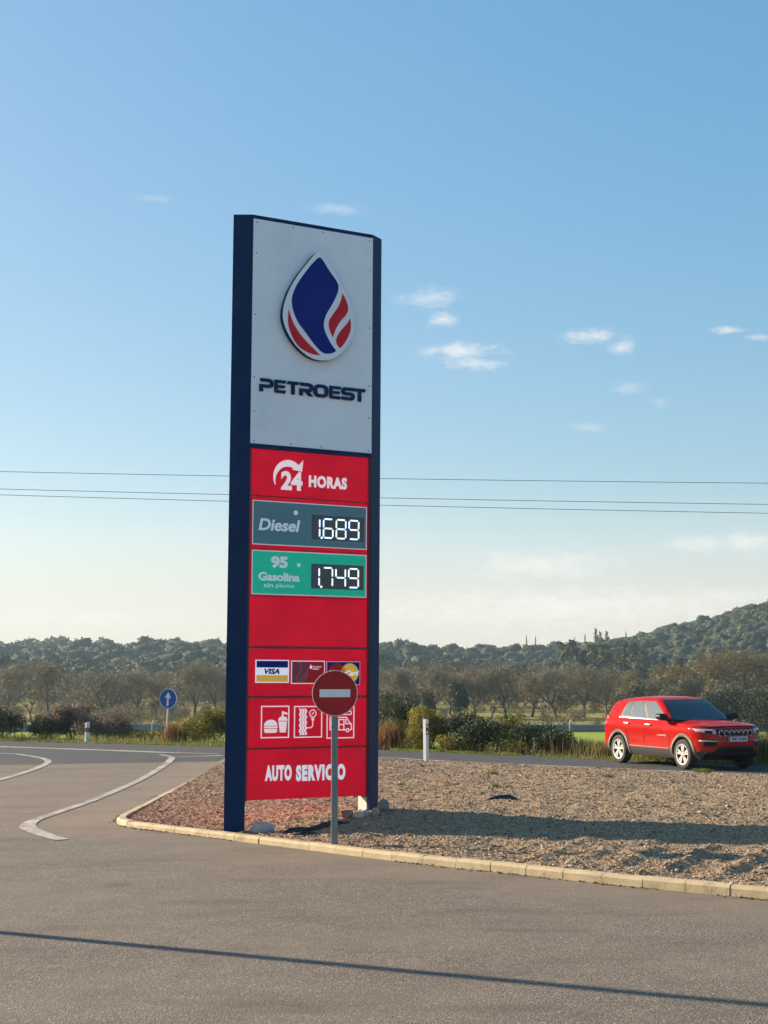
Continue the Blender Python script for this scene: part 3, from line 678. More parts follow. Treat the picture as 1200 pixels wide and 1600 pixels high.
# payment cards
c1 = plate('card_sticker', rect(.138, .650, 2.000, 2.312), F0 - .003, F0, M_WVIN, totem); c1['label'] = 'blue, white and gold card sticker'
plate('blue_band', rect(.155, .633, 2.208, 2.298), F0 - .005, F0 - .0032, M_BLUE, c1); plate('gold_band', rect(.155, .633, 2.014, 2.104), F0 - .005, F0 - .0032, M_GOLD, c1)
text('lettering', 'VISA', .275, .505, 2.118, 2.194, F0 - .0032, M_BLUE, c1, .045, .28, .002)
c2 = plate('card_sticker', rect(.684, 1.207, 1.986, 2.304), F0 - .003, F0, M_PINKW, totem); c2['label'] = 'red and maroon card sticker'
plate('red_field', rect(.696, 1.195, 1.998, 2.292), F0 - .005, F0 - .0032, M_LRED, c2)
plate('maroon_field', [(.698, 2.0), (.90, 2.0), (.935, 2.06), (.95, 2.15), (.935, 2.24), (.90, 2.29), (.698, 2.29)], F0 - .0065, F0 - .0052, M_MAROON, c2)
for path in ([(.80, 2.288), (.835, 2.22), (.80, 2.13), (.765, 2.07), (.775, 2.02)], [(.94, 2.19), (.90, 2.11), (.85, 2.06), (.80, 2.03)], [(.775, 2.02), (.84, 2.005), (.90, 2.05), (.94, 2.12)]):
    plate('curl', stroke([tuple(p) for p in catmull(path, 5)], .018), F0 - .008, F0 - .0067, M_CORAL, c2)
plate('small_drop', smooth_poly([(.985, 2.255), (.968, 2.215), (.975, 2.195), (.99, 2.193), (1.003, 2.2), (1.005, 2.22)], (0,)), F0 - .0065, F0 - .0052, M_PINKW, c2)
text('lettering', 'PETROEST', 1.015, 1.155, 2.212, 2.230, F0 - .0052, M_PINKW, c2, .02, 0, .0015)
for k in range(5): plate('fine_print', rect(1.015 + k * .02, 1.031 + k * .02, 2.184, 2.197), F0 - .0065, F0 - .0052, M_PINKW, c2)
c3 = plate('card_sticker', rect(1.236, 1.771, 1.972, 2.297), F0 - .003, F0, M_PALE, totem); c3['label'] = 'navy card sticker with two circles'
plate('navy_field', rect(1.243, 1.764, 1.979, 2.290), F0 - .005, F0 - .0032, M_BLUE, c3)
plate('red_circle', circ(1.40, 2.135, .138, 36), F0 - .0065, F0 - .0052, M_LRED, c3); plate('gold_circle', circ(1.605, 2.135, .138, 36), F0 - .008, F0 - .0067, M_GOLD, c3)
for k in range(4): plate('comb_bar', rect(1.485, 1.53, 2.19 + k * .02 - .06, 2.20 + k * .02 - .06), F0 - .0095, F0 - .0082, M_LRED, c3)
text('lettering', 'MasterCard', 1.27, 1.748, 2.10, 2.175, F0 - .0082, M_WVIN, c3, .03, .2, .0015)
# service pictograms
def picto(s0, s1, z0, z1, lbl):
    g = frame('pictogram', s0, s1, z0, z1, .016, F0 - .003, F0, M_PINKW, totem); g['label'] = lbl; return g
def ink(g, pts): return plate('shape', pts, F0 - .003, F0, M_PINKW, g)
g = picto(.233, .663, 1.250, 1.688, 'burger and cup pictogram')
ink(g, [(.283, 1.418)] + [(.382 - .10 * math.cos(R(a)), 1.425 + .075 * math.sin(R(a))) for a in range(0, 181, 12)] + [(.481, 1.418)])
ink(g, rrect(.278, .486, 1.385, 1.410, .01, 3)); ink(g, [(.283, 1.376), (.283, 1.345), (.30, 1.322), (.464, 1.322), (.481, 1.345), (.481, 1.376)])
ink(g, [(.492, 1.484), (.498, 1.505), (.52, 1.535), (.535, 1.540), (.600, 1.540), (.620, 1.530), (.634, 1.505), (.64, 1.484)])
ink(g, [(.500, 1.474), (.520, 1.325), (.612, 1.325), (.630, 1.474)]); ink(g, stroke([(.562, 1.541), (.564, 1.60), (.635, 1.575)], .026))
g = picto(.736, 1.175, 1.247, 1.682, 'tyre and pressure gauge pictogram')
for x0 in (.836, .876, .916):
    w_ = .030; ztop = 1.645; zb_ = 1.285; K = 26
    L_ = [(x0 + .010 * math.sin(k * 1.15), zb_ + (ztop - zb_) * k / K) for k in range(K + 1)]
    ink(g, [(p[0] - w_ / 2, p[1]) for p in L_] + [(p[0] + w_ / 2, p[1]) for p in L_[::-1]])
def ring(g, cx_, cz_, r, t):
    mb = MB(); a = circ(cx_, cz_, r, 24); b = circ(cx_, cz_, r - t, 24); n = 24; fn = lambda p, q: (X(p[0]), q, p[1])
    vs_ = [fn(p, F0 - .003) for p in a] + [fn(p, F0 - .003) for p in b] + [fn(p, F0) for p in a] + [fn(p, F0) for p in b]; fs_ = []
    for i in range(n):
        j = (i + 1) % n; fs_ += [(i, j, n + j, n + i), (2 * n + i, 2 * n + j, j, i), (n + i, n + j, 3 * n + j, 3 * n + i)]
    mb.add(vs_, fs_); return mb.build('shape', M_PINKW, g)
ring(g, 1.028, 1.578, .056, .013); ink(g, stroke([(1.012, 1.562), (1.045, 1.598)], .011)); ink(g, rect(1.002, 1.054, 1.50, 1.516)); ink(g, rect(1.012, 1.044, 1.476, 1.499))
ink(g, stroke([(1.028, 1.475), (1.026, 1.41), (1.005, 1.385), (.945, 1.382)], .014))
g = picto(1.245, 1.686, 1.228, 1.674, 'camper van pictogram')
for pth in ([(1.30, 1.345), (1.30, 1.52), (1.56, 1.52), (1.60, 1.46), (1.635, 1.43), (1.645, 1.35), (1.60, 1.345)], [(1.30, 1.35), (1.55, 1.345)], [(1.29, 1.56), (1.63, 1.56), (1.64, 1.59), (1.62, 1.605), (1.48, 1.605)], [(1.55, 1.50), (1.55, 1.43), (1.63, 1.43)], [(1.44, 1.35), (1.44, 1.49), (1.52, 1.49), (1.52, 1.35)], [(1.44, 1.42), (1.52, 1.42)], [(1.325, 1.40), (1.325, 1.48), (1.40, 1.48), (1.40, 1.40)]): ink(g, stroke(pth, .016))
ring(g, 1.578, 1.340, .030, .014); ring(g, 1.37, 1.340, .030, .014)
text('lettering', 'AUTO', .305, .710, .672, .886, F0, M_WVIN, pn[6], .062, gap=1.17); text('lettering', 'SERVICIO', .778, 1.549, .656, .878, F0, M_WVIN, pn[6], .062, gap=1.2)
# plain back
plate('back_panel', rect(.002, 1.914, 5.276, 8.436), TD - .03, TD + .01, M_WHITEP, totem); plate('back_panel', rect(.04, 1.876, .425, 5.208), TD - .068, TD - .022, M_RED, totem)

# ---------------------------------------------------------------- road signs and marker posts
M_GALV = simple('galvanised_steel', (.20, .225, .235), .55, .45, .5, .12, 9)
M_SIGNRED = simple('faded_sign_red', (.40, .014, .018), .5, 0, .2, .1, 5)
M_SIGNWHITE = simple('sign_white', (.78, .79, .78), .45, 0, .4, .04, 5)
M_SIGNBLUE = simple('sign_blue', (.008, .075, .33), .4, 0, .45, .05, 5)
ne = empty('no_entry_sign', (-.63, 19.80, .09), (0, 0, R(4))); tag(ne, 'round red no entry sign on grey steel pole in front of the price totem', 'road sign')
mb = MB(); mb.box(-.042, .042, -.02, .02, -.3, 2.10); mb.build('pole', M_GALV, ne, bevel=.006)
Mx = Matrix.Translation((.0, -.035, 1.905)) @ Matrix.Rotation(R(90), 4, 'X')
mb = MB(); mb.lathe([(0, 0), (.284, 0), (.284, -.022), (.291, -.022), (.291, .003), (.284, .003)], 56, Mx); rim = mb.build('disc', M_SIGNWHITE, ne)
mb = MB(); mb.prism(circ(0, 0, .2838, 56), .001, .0035, lambda p, t: tuple(Mx @ Vector((p[0], p[1], t)))); fc = mb.build('red_face', M_SIGNRED, rim)
mb = MB(); mb.box(-.196, .196, -.0415, -.0388, 1.855, 1.955); mb.build('white_bar', M_SIGNWHITE, rim)
for z_ in (1.8, 2.0):
    mb = MB(); mb.box(-.06, .06, -.034, .026, z_ - .015, z_ + .015); mb.build('bracket', M_GALV, ne)
bs = empty('direction_sign', (-6.77, 48.15, -.02), (0, R(3.6), R(-24))); tag(bs, 'round blue sign with white upward arrow on a thin leaning pole beyond the road', 'road sign')
mb = MB(); mb.tube([(0, 0, -.3), (0, 0, 1.5)], .028, 10); mb.build('pole', simple('pale_pole', (.62, .60, .56), .5), bs)
Mx = Matrix.Translation((0, -.05, 1.37)) @ Matrix.Rotation(R(90), 4, 'X')
mb = MB(); mb.lathe([(0, 0), (.296, 0), (.296, -.03), (.310, -.03), (.310, .003), (.296, .003)], 44, Mx); rim = mb.build('disc', M_SIGNWHITE, bs)
mb = MB(); mb.prism(circ(0, 0, .2958, 44), .001, .0035, lambda p, t: tuple(Mx @ Vector((p[0], p[1], t)))); mb.build('blue_face', M_SIGNBLUE, rim)
mb = MB(); mb.prism([(-.034, -.225), (.034, -.225), (.034, .02), (.115, .02), (0, .21), (-.115, .02), (-.034, .02)], .004, .0065, lambda p, t: tuple(Mx @ Vector((p[0], p[1], t)))); mb.build('arrow', M_SIGNWHITE, rim)
M_POST = simple('white_plastic_post', (.66, .66, .64), .5, 0, .4, .05, 6, dirt=((.45, .40, .33), 5, .5))
M_POSTB = simple('black_plastic', (.015, .015, .017), .5)
M_REFL = simple('pale_reflector', (.75, .73, .66), .25, 0, .8, .05, 20)
dl = empty('marker_post', (1.04, 38.2, ground_z(1.04, 38.2) - .02), (R(0), R(-.8), R(-38))); tag(dl, 'tall white roadside marker post with small dark reflector strip, at the gravel edge', 'marker post')
mb = MB(); mb.prism([(-.085, 0), (-.05, -.045), (.03, -.045), (.085, .0), (.03, .05), (-.05, .05)], -.2, 1.0); b_ = mb.v; 
b_[6:12] = [(x_, y_, 1.09 - (x_ + .085) * .35 + (.03 if abs(y_) < .01 else 0)) for x_, y_, _ in b_[6:12]]
sh = mb.build('shaft', M_POST, dl)
M1 = Matrix.Translation((.0585, -.0235, .83)) @ Matrix.Rotation(R(39.3), 4, 'Z')
mb = MB(); mb.box(-.033, .033, -.004, .003, -.13, .13, M1); bd = mb.build('reflector_strip', M_POSTB, sh)
for z_ in (-.075, .075):
    mb = MB(); mb.box(-.018, .018, -.007, -.0045, z_ - .03, z_ + .03, M1); mb.build('reflector', M_REFL, bd)
mb = MB(); mb.prism(circ(0, 0, .12, 14), -.05, .035); mb.build('base', M_POSTB, dl)
d2 = empty('marker_post', (-9.15, 47.72, -.02), (0, R(2), R(10))); tag(d2, 'short white marker post with a black band among the grass at left', 'marker post')
mb = MB(); mb.prism([(-.07, 0), (-.03, -.04), (.04, -.04), (.07, .0), (.03, .04), (-.04, .04)], -.2, .635); b_ = mb.v
b_[6:12] = [(x_, y_, .63 + (x_ + .07) * .3) for x_, y_, _ in b_[6:12]]
sh = mb.build('shaft', M_POST, d2)
mb = MB(); mb.prism([(-.073, 0), (-.031, -.043), (.042, -.043), (.073, .0), (.031, .043), (-.042, .043)], .355, .485); bd = mb.build('black_band', M_POSTB, sh)
mb = MB(); mb.box(.0, .036, -.047, -.0435, .375, .465); mb.build('reflector', simple('orange_reflector', (.75, .25, .05), .3), bd)

# lamp column standing outside the frame whose shadow crosses the forecourt
lp = empty('lamp_column', (-9.4, 16.75, 0)); tag(lp, 'grey lamp column left of the frame, its thin shadow crosses the asphalt', 'lamp post')
mb = MB(); mb.tube([(0, 0, 0), (0, 0, 9.0)], [.08, .07], 16); mb.build('pole', M_GALV, lp, smooth=True)
mb = MB(); mb.box(-.2, .2, -.2, .2, 0, .03); mb.build('base_plate', M_GALV, lp)
mb = MB(); mb.box(-.9, .1, -.14, .14, 8.95, 9.08); mb.build('lamp_head', M_GALV, lp, bevel=.03)

# ---------------------------------------------------------------- red car
def car_paint():
    m, n, l, b = new_mat('red_car_paint')
    tc = n.new('ShaderNodeTexCoord'); nz = noise(n, l, 3, 3, .6, tc.outputs['Object']); rp = ramp(n, [(.3, (.32, .004, .002)), (.7, (.38, .007, .004))]); l.new(nz.outputs['Fac'], rp.inputs[0])
    # road dust on the lower sides
    sx = n.new('ShaderNodeSeparateXYZ'); l.new(tc.outputs['Object'], sx.inputs[0]); dz = noise(n, l, 14, 4, .6, tc.outputs['Object'])
    f = math_(n, l, 'MULTIPLY', mapr(n, l, sx.outputs['Z'], .85, .35, 0, .16), dz.outputs['Fac'])
    l.new(mixc(n, l, f, rp.outputs[0], (.30, .22, .16)), b.inputs['Base Color'])
    b.inputs['Roughness'].default_value = .55; b.inputs['Specular IOR Level'].default_value = .0; b.inputs['Coat Weight'].default_value = .5; b.inputs['Coat Roughness'].default_value = .03; b.inputs['Metallic'].default_value = .0
    return m
M_CRED = car_paint()
M_ARCH = simple('sunlit_plastic_trim', (.14, .128, .105), .55, 0, .4, .1, 8)  # black plastic arches, their sunlit paleness put into the colour
M_CLAD = simple('grey_plastic_cladding', (.06, .058, .053), .55, 0, .3, .1, 8)
M_CBLK = simple('black_trim', (.008, .008, .009), .5, 0, .2)
M_WELL = simple('wheel_well_black', (.008, .008, .008), .9)
M_CHROME = simple('chrome_trim', (.55, .55, .54), .3, .8)
M_SILVER = simple('silver_alloy', (.48, .46, .45), .4, .3, .5, .05, 9)
M_TYRE = simple('tyre_rubber', (.035, .032, .030), .8, 0, .3, .15, 12, .3, 90)
M_LAMP = simple('headlamp_lens', (.42, .46, .50), .06, .35, .8, .1, 14)
M_TLAMP = simple('tail_lamp', (.42, .10, .09), .1, 0, .8, .1, 14)
M_PLATE = simple('plate_white', (.52, .58, .66), .4)
def glass_mat(name, col, metal, rough=.03):
    m, n, l, b = new_mat(name); b.inputs['Base Color'].default_value = tuple(col) + (1,); b.inputs['Metallic'].default_value = metal; b.inputs['Roughness'].default_value = rough; b.inputs['Specular IOR Level'].default_value = .5
    b.inputs['Coat Weight'].default_value = .5; return m
M_GLASS = glass_mat('side_glass', (.15, .19, .20), .55); M_WSCR = glass_mat('windscreen_glass', (.010, .024, .042), .0, .02)
car = empty('red_car', (7.08, 37.0, .0), (0, 0, R(-65.5))); tag(car, 'red compact SUV driving on the road at right', 'car')
LV = [  # z, front x, rear x, half width, front corner radius, rear corner radius
 (.235, 1.97, 2.00, .78, .50, .40), (.33, 2.09, 2.12, .855, .52, .40), (.43, 2.15, 2.18, .888, .53, .38), (.55, 2.175, 2.19, .890, .54, .36), (.67, 2.175, 2.18, .880, .54, .34), (.78, 2.16, 2.155, .888, .52, .33), (.85, 2.145, 2.14, .908, .52, .33), (.90, 2.12, 2.12, .910, .50, .32), (.985, 2.05, 2.11, .885, .46, .32), (1.035, 1.985, 2.09, .852, .42, .32)]
LVA = np.array(LV)
def lv(z): return [float(np.interp(z, LVA[:, 0], LVA[:, k])) for k in range(1, 6)]
def ring_pts(F_, B_, W_, rf, rr, nf=5, na=7, ns=22, nb=4):
    """closed plan outline, front centre first, going to the car's right (-Y)"""
    h = []
    for k in range(nf): h.append((F_ - .035 * (k / nf) ** 2, (W_ - rf) * k / nf))
    for k in range(na): a = R(90 * k / na); h.append((F_ - .035 - (rf - .035) * (1 - math.cos(a)), W_ - rf + rf * math.sin(a)))
    for k in range(ns + 1): h.append((F_ - rf + (-(B_ - rr) - (F_ - rf)) * k / ns, W_))
    for k in range(1, na): a = R(90 * k / na); h.append((-(B_ - rr) - rr * math.sin(a), W_ - rr + rr * math.cos(a)))
    for k in range(nb + 1): h.append((-B_ + .03 * ((1 - k / nb)) ** 2 * 0, (W_ - rr) * (1 - k / nb)))
    return h
def full_ring(h): return [(x, -y) for x, y in h] + [(x, y) for x, y in h[-2:0:-1]]
def belt_dz(x): return np.interp(x, [-2.1, -1.2, .9, 1.5, 2.0], [.075, .045, .01, -.012, -.045])
V = []; n = 0
for i, (z, F_, B_, W_, rf, rr) in enumerate(LV):
    q = full_ring(ring_pts(F_, B_, W_, rf, rr)); n = len(q); k = sstep(np.array(z), .8, 1.035)
    V += [(x, y, z + float(k) * float(belt_dz(x))) for x, y in q]
nr = len(LV); Fs = []
for i in range(nr - 1):
    for j in range(n): Fs.append((i * n + j, i * n + (j + 1) % n, (i + 1) * n + (j + 1) % n, (i + 1) * n + j))
V += [(0, 0, .235), (0, 0, 1.0)]; cb, ct = len(V) - 2, len(V) - 1
for j in range(n): Fs.append((cb, (j + 1) % n, j)); Fs.append((ct, (nr - 1) * n + j, (nr - 1) * n + (j + 1) % n))
me = bpy.data.meshes.new('body_raw'); me.from_pydata(V, [], Fs)
for m_ in (M_CRED, M_CLAD, M_WELL): me.materials.append(m_)
for p in me.polygons:
    c = p.center; lim = .435 if c.x < 1.75 else .47
    p.material_index = 1 if c.z < lim else 0
bm = bmesh.new(); bm.from_mesh(me); bmesh.ops.recalc_face_normals(bm, faces=bm.faces); bm.to_mesh(me); bm.free()
raw = bpy.data.objects.new('body_raw', me); COL.objects.link(raw)
cuts = []
for ax_ in (1.306, -1.33):
    for sg in (-1, 1):
        mb = MB(); mb.prism(circ(0, 0, .405, 40), .58, 1.2, lambda p, t, ax_=ax_, sg=sg: (ax_ + p[0], sg * t, .345 + p[1])); cm = mb.mesh('cut', [M_CRED, M_CLAD, M_WELL])
        for p in cm.polygons: p.material_index = 2
        co_ = bpy.data.objects.new('cut', cm); COL.objects.link(co_); cuts.append(co_)
        md = raw.modifiers.new('c', 'BOOLEAN'); md.operation = 'DIFFERENCE'; md.object = co_; md.solver = 'EXACT'
bmesh_me = bpy.data.meshes.new_from_object(raw.evaluated_get(bpy.context.evaluated_depsgraph_get()))
for c_ in cuts: bpy.data.objects.remove(c_)
bpy.data.objects.remove(raw)
def split_mat(me, idx, name, mat):
    bm = bmesh.new(); bm.from_mesh(me); bmesh.ops.delete(bm, geom=[f for f in bm.faces if f.material_index != idx], context='FACES')
    for f in bm.faces: f.material_index = 0; f.smooth = True
    out = bpy.data.meshes.new(name); bm.to_mesh(out); bm.free(); out.materials.append(mat)
    out.set_sharp_from_angle(angle=R(38)); return out
body = obj('body', split_mat(bmesh_me, 0, 'body', M_CRED), car)
obj('lower_cladding', split_mat(bmesh_me, 1, 'lower_cladding', M_CLAD), car)
obj('wheel_well', split_mat(bmesh_me, 2, 'wheel_well', M_WELL), car)
# bonnet
F_, B_, W_, rf, rr = lv(1.035)
V = []; Fs = []; xs_ = np.concatenate([np.linspace(.80, F_ - rf, 10), F_ - rf + rf * np.sin(np.linspace(.12, 1.5, 10))]); NY = 17
for x in xs_:
    yb = W_ if x < F_ - rf else W_ - rf + math.sqrt(max(0, rf ** 2 - (x - (F_ - rf)) ** 2))
    zb = 1.035 + float(belt_dz(x))
    for k in range(NY):
        t = -1 + 2 * k / (NY - 1); y = yb * t; nose = sstep(np.array(x), 2.0, 1.55)
        crown = .05 * (1 - abs(t) ** 3.0) * float(.25 + .75 * nose) + .014 * float(nose) * (sstep(np.array(abs(t)), .62, .5))
        V.append((x, y, zb + crown))
for i in range(len(xs_) - 1):
    for k in range(NY - 1): Fs.append((i * NY + k, (i + 1) * NY + k, (i + 1) * NY + k + 1, i * NY + k + 1))
mb = MB(); mb.add(V, Fs); mb.build('bonnet', M_CRED, car, auto=40)
# greenhouse
GV = [(1.00, .98, 2.055, .848, .20, .26), (1.10, .90, 2.03, .835, .20, .26), (1.30, .625, 1.955, .775, .20, .25), (1.48, .37, 1.86, .705, .19, .24), (1.555, .22, 1.80, .655, .20, .24), (1.600, .02, 1.72, .56, .20, .22), (1.622, -.22, 1.55, .40, .18, .2)]
def roofdrop(x, z): return -.105 * float(sstep(np.array(z), 1.3, 1.6)) * max(0, (-.5 - x) / 1.4) ** 1.6
def gring(z):
    A = np.array(GV); p = [float(np.interp(z, A[:, 0], A[:, k])) for k in range(1, 6)]; return ring_pts(*p)
V = []; Fs = []
zsub = [1.0, 1.10, 1.20, 1.30, 1.39, 1.48, 1.52, 1.555, 1.58, 1.60, 1.622]
for z in zsub:
    q = full_ring(gring(z)); n = len(q); V += [(x, y, z + roofdrop(x, z)) for x, y in q]
for i in range(len(zsub) - 1):
    for j in range(n): Fs.append((i * n + j, i * n + (j + 1) % n, (i + 1) * n + (j + 1) % n, (i + 1) * n + j))
V.append((-.8, 0, 1.632)); c = len(V) - 1
for j in range(n): Fs.append((c, (len(zsub) - 1) * n + j, (len(zsub) - 1) * n + (j + 1) % n))
mb = MB(); mb.add(V, Fs); cabin = mb.build('cabin', M_CRED, car, auto=50)
def gpt(z, u):
    """point on the greenhouse half outline; u = index into the half ring (float)"""
    h = gring(z); u = max(0, min(len(h) - 1.001, u)); i = int(u); t = u - i; return (h[i][0] * (1 - t) + h[i + 1][0] * t, h[i][1] * (1 - t) + h[i + 1][1] * t)
def gpatch(name, mat, quad, side, off=.006, nu=10, nz=6, parent=None):
    """quad: ((u0,z0),(u1,z0'),(u1',z1),(u0',z1)) corners on the greenhouse skin"""
    P = np.array(quad, float); V = []; Fs = []
    for j in range(nz + 1):
        b = j / nz
        for i in range(nu + 1):
            a = i / nu; q = (P[0] * (1 - a) + P[1] * a) * (1 - b) + (P[3] * (1 - a) + P[2] * a) * b
            x, y = gpt(q[1], q[0]); x2, y2 = gpt(q[1], q[0] + .25); x1, y1 = gpt(q[1], q[0] - .25)
            t = np.array((x2 - x1, y2 - y1)); t /= np.linalg.norm(t) + 1e-9; nx, ny = -t[1] * -1, t[0] * -1
            nx, ny = -t[1], t[0]
            if nx * x + ny * y < 0 and abs(ny) > .3: nx, ny = -nx, -ny
            if abs(ny) <= .3 and nx * (x - (-.6)) < 0: nx, ny = -nx, -ny
            V.append((x + nx * off, side * (y + ny * off), q[1] + roofdrop(x, q[1]) + off * .35))
    for j in range(nz):
        for i in range(nu): Fs.append((j * (nu + 1) + i, j * (nu + 1) + i + 1, (j + 1) * (nu + 1) + i + 1, (j + 1) * (nu + 1) + i))
    mb = MB(); mb.add(V, Fs); return mb.build(name, mat, parent or car, smooth=True)
# half ring indices: 0..5 front, 5..12 corner, 12..34 side, 34..40 rear corner, 40..44 rear
for sg in (-1, 1):
    tr = gpatch('window_trim', M_CBLK, ((12.2, 1.095), (30.0, 1.125), (28.2, 1.515), (13.2, 1.52)), sg, .005)
    gpatch('side_window', M_GLASS, ((12.9, 1.115), (18.9, 1.125), (18.9, 1.495), (13.6, 1.495)), sg, .010)
    gpatch('side_window', M_GLASS, ((20.1, 1.127), (25.4, 1.14), (25.1, 1.495), (20.1, 1.495)), sg, .010)
    gpatch('side_window', M_GLASS, ((26.1, 1.145), (29.2, 1.17), (27.7, 1.485), (25.8, 1.492)), sg, .010)
    gpatch('chrome_strip', M_CHROME, ((12.0, 1.080), (30.1, 1.108), (30.3, 1.122), (12.1, 1.091)), sg, .009, 14, 1)
def wpatch(name, mat, z0, z1, umax, off):
    V = []; Fs = []; NU = 20; NZ = 8
    for j in range(NZ + 1):
        z = z0 + (z1 - z0) * j / NZ
        for i in range(NU + 1):
            u = (-1 + 2 * i / NU) * umax; x, y = gpt(z, abs(u)); V.append((x + off, math.copysign(y, u), z + off * .8))
    for j in range(NZ):
        for i in range(NU): a = j * (NU + 1) + i; Fs.append((a, a + 1, a + NU + 2, a + NU + 1))
    mb = MB(); mb.add(V, Fs); return mb.build(name, mat, car, smooth=True)
wpatch('windscreen_surround', M_CBLK, 1.075, 1.545, 8.6, .005); wpatch('windscreen', M_WSCR, 1.10, 1.53, 8.0, .009)
# rear window
V = []; Fs = []; h_ = [(1.14, 2.035), (1.25, 1.99), (1.36, 1.935), (1.47, 1.87)]
for z, x in h_:
    for k in range(7): V.append((-x - .012, -.56 + 1.12 * k / 6, z))
for j in range(3):
    for k in range(6): a = j * 7 + k; Fs.append((a, a + 1, a + 8, a + 7))
mb = MB(); mb.add(V, Fs); mb.build('rear_window', M_WSCR, car)
mb = MB(); mb.prism([(-1.60, 1.515), (-1.93, 1.445), (-1.93, 1.425), (-1.64, 1.43)], -.57, .57, lambda p, t: (p[0], t, p[1])); mb.build('spoiler', M_CRED, car, bevel=.008)
# projected front and side features
def fx(y, z):
    F_, B_, W_, rf, rr = lv(z); y = abs(y); s_ = W_ - rf
    if y <= s_: return F_ - .035 * (y / max(s_, .01)) ** 2
    return F_ - .035 - (rf - .035) * (1 - math.sqrt(max(0, 1 - ((y - s_) / rf) ** 2)))
def sy(x, z):
    F_, B_, W_, rf, rr = lv(z)
    if x > F_ - rf:
        t = min(1, (x - (F_ - rf)) / (rf - .035)); return W_ - rf + rf * math.sqrt(max(0, 1 - t * t))
    if x < -(B_ - rr): t = min(1, (-(B_ - rr) - x) / rr); return W_ - rr + rr * math.sqrt(max(0, 1 - t * t))
    return W_
def fpatch(name, mat, top, bot, off, parent=None, nz=3, thick=.012):
    """front skin patch between two polylines of (y, z)"""
    V = []; Fs = []; n = len(top)
    for j in range(nz + 1):
        b = j / nz
        for i in range(n):
            y = top[i][0] * (1 - b) + bot[i][0] * b; z = top[i][1] * (1 - b) + bot[i][1] * b
            V.append((fx(y, z) + off, y, z + float(sstep(np.array(z), .8, 1.035)) * -.035))
    for j in range(nz):
        for i in range(n - 1): a = j * n + i; Fs.append((a, a + 1, a + n + 1, a + n))
    mb = MB(); mb.add(V, Fs); o = mb.build(name, mat, parent or car, smooth=True)
    so = o.modifiers.new('thick', 'SOLIDIFY'); so.thickness = thick; so.offset = 0
    return o
def lin(a, b, n): return [(a[0] + (b[0] - a[0]) * k / (n - 1), a[1] + (b[1] - a[1]) * k / (n - 1)) for k in range(n)]
gr = fpatch('grille_band', M_CBLK, lin((-.50, .945), (.50, .945), 11), lin((-.49, .80), (.49, .80), 11), .004)
for k in range(7):
    c = -.405 + .135 * k; w_ = .052
    V = []
    mb = MB(); path = []
    for a in range(0, 361, 30): path.append((fx(c, .87) + .013, c + w_ * math.cos(R(a)), .842 + .062 * max(-1, min(1, 1.35 * math.sin(R(a))))))
    mb.tube(path, .009, 6, False); g_ = mb.build('grille_ring', M_CHROME, gr)
for sg in (-1, 1):
    hl = fpatch('headlight', M_LAMP, lin((sg * .52, .945), (sg * .885, .965), 9), lin((sg * .53, .815), (sg * .875, .885), 9), .006)
    fpatch('lamp_bezel', M_CBLK, lin((sg * .60, .905), (sg * .76, .915), 5), lin((sg * .61, .835), (sg * .76, .86), 5), .014, hl, 2, .006)
    fg = fpatch('fog_recess', M_CBLK, lin((sg * .50, .655), (sg * .80, .665), 7), lin((sg * .56, .545), (sg * .76, .56), 7), .004)
    fpatch('running_light', M_LAMP, lin((sg * .50, .672), (sg * .83, .685), 7), lin((sg * .50, .650), (sg * .83, .655), 7), .012, fg, 1, .01)
fpatch('lower_grille', M_CBLK, lin((-.50, .545), (.50, .545), 9), lin((-.60, .39), (.60, .39), 9), .006)
fpatch('skid_lip', M_CBLK, lin((-.76, .42), (.76, .42), 13), lin((-.70, .26), (.70, .26), 13), .012)
npl = MB(); npl.box(2.186, 2.196, -.26, .26, .655, .765); npl = npl.build('number_plate', M_PLATE, car)
mb = MB(); mb.box(2.1965, 2.198, -.26, -.215, .656, .764); mb.build('blue_strip', M_SIGNBLUE, npl)
def car_text(body, M, w, h, mat, parent, bold=.02):
    cu = bpy.data.curves.new('lettering', 'FONT'); cu.body = body; cu.size = 1; cu.offset = bold; cu.extrude = .01
    t = bpy.data.objects.new('t', cu); COL.objects.link(t); me = bpy.data.meshes.new_from_object(t.evaluated_get(bpy.context.evaluated_depsgraph_get())); bpy.data.objects.remove(t)
    co = np.empty(len(me.vertices) * 3, np.float32); me.vertices.foreach_get('co', co); co = co.reshape(-1, 3); lo, hi = co.min(0), co.max(0)
    q = np.stack([(co[:, 0] - lo[0]) / (hi[0] - lo[0]) * w - w / 2, (co[:, 1] - lo[1]) / (hi[1] - lo[1]) * h - h / 2, (co[:, 2] - lo[2]) * .1], 1)
    A = np.array(M); q = q @ A[:3, :3].T + A[:3, 3]; me.vertices.foreach_set('co', q.astype(np.float32).ravel()); me.materials.clear(); me.materials.append(mat); me.update()
    return obj('lettering', me, parent)
# the plate faces +X: text x -> +Y, text y -> +Z
car_text('7847 HHN', Matrix(((0, 0, 1, 2.1968), (1, 0, 0, .02), (0, 1, 0, .71), (0, 0, 0, 1))), .40, .075, M_CBLK, npl)
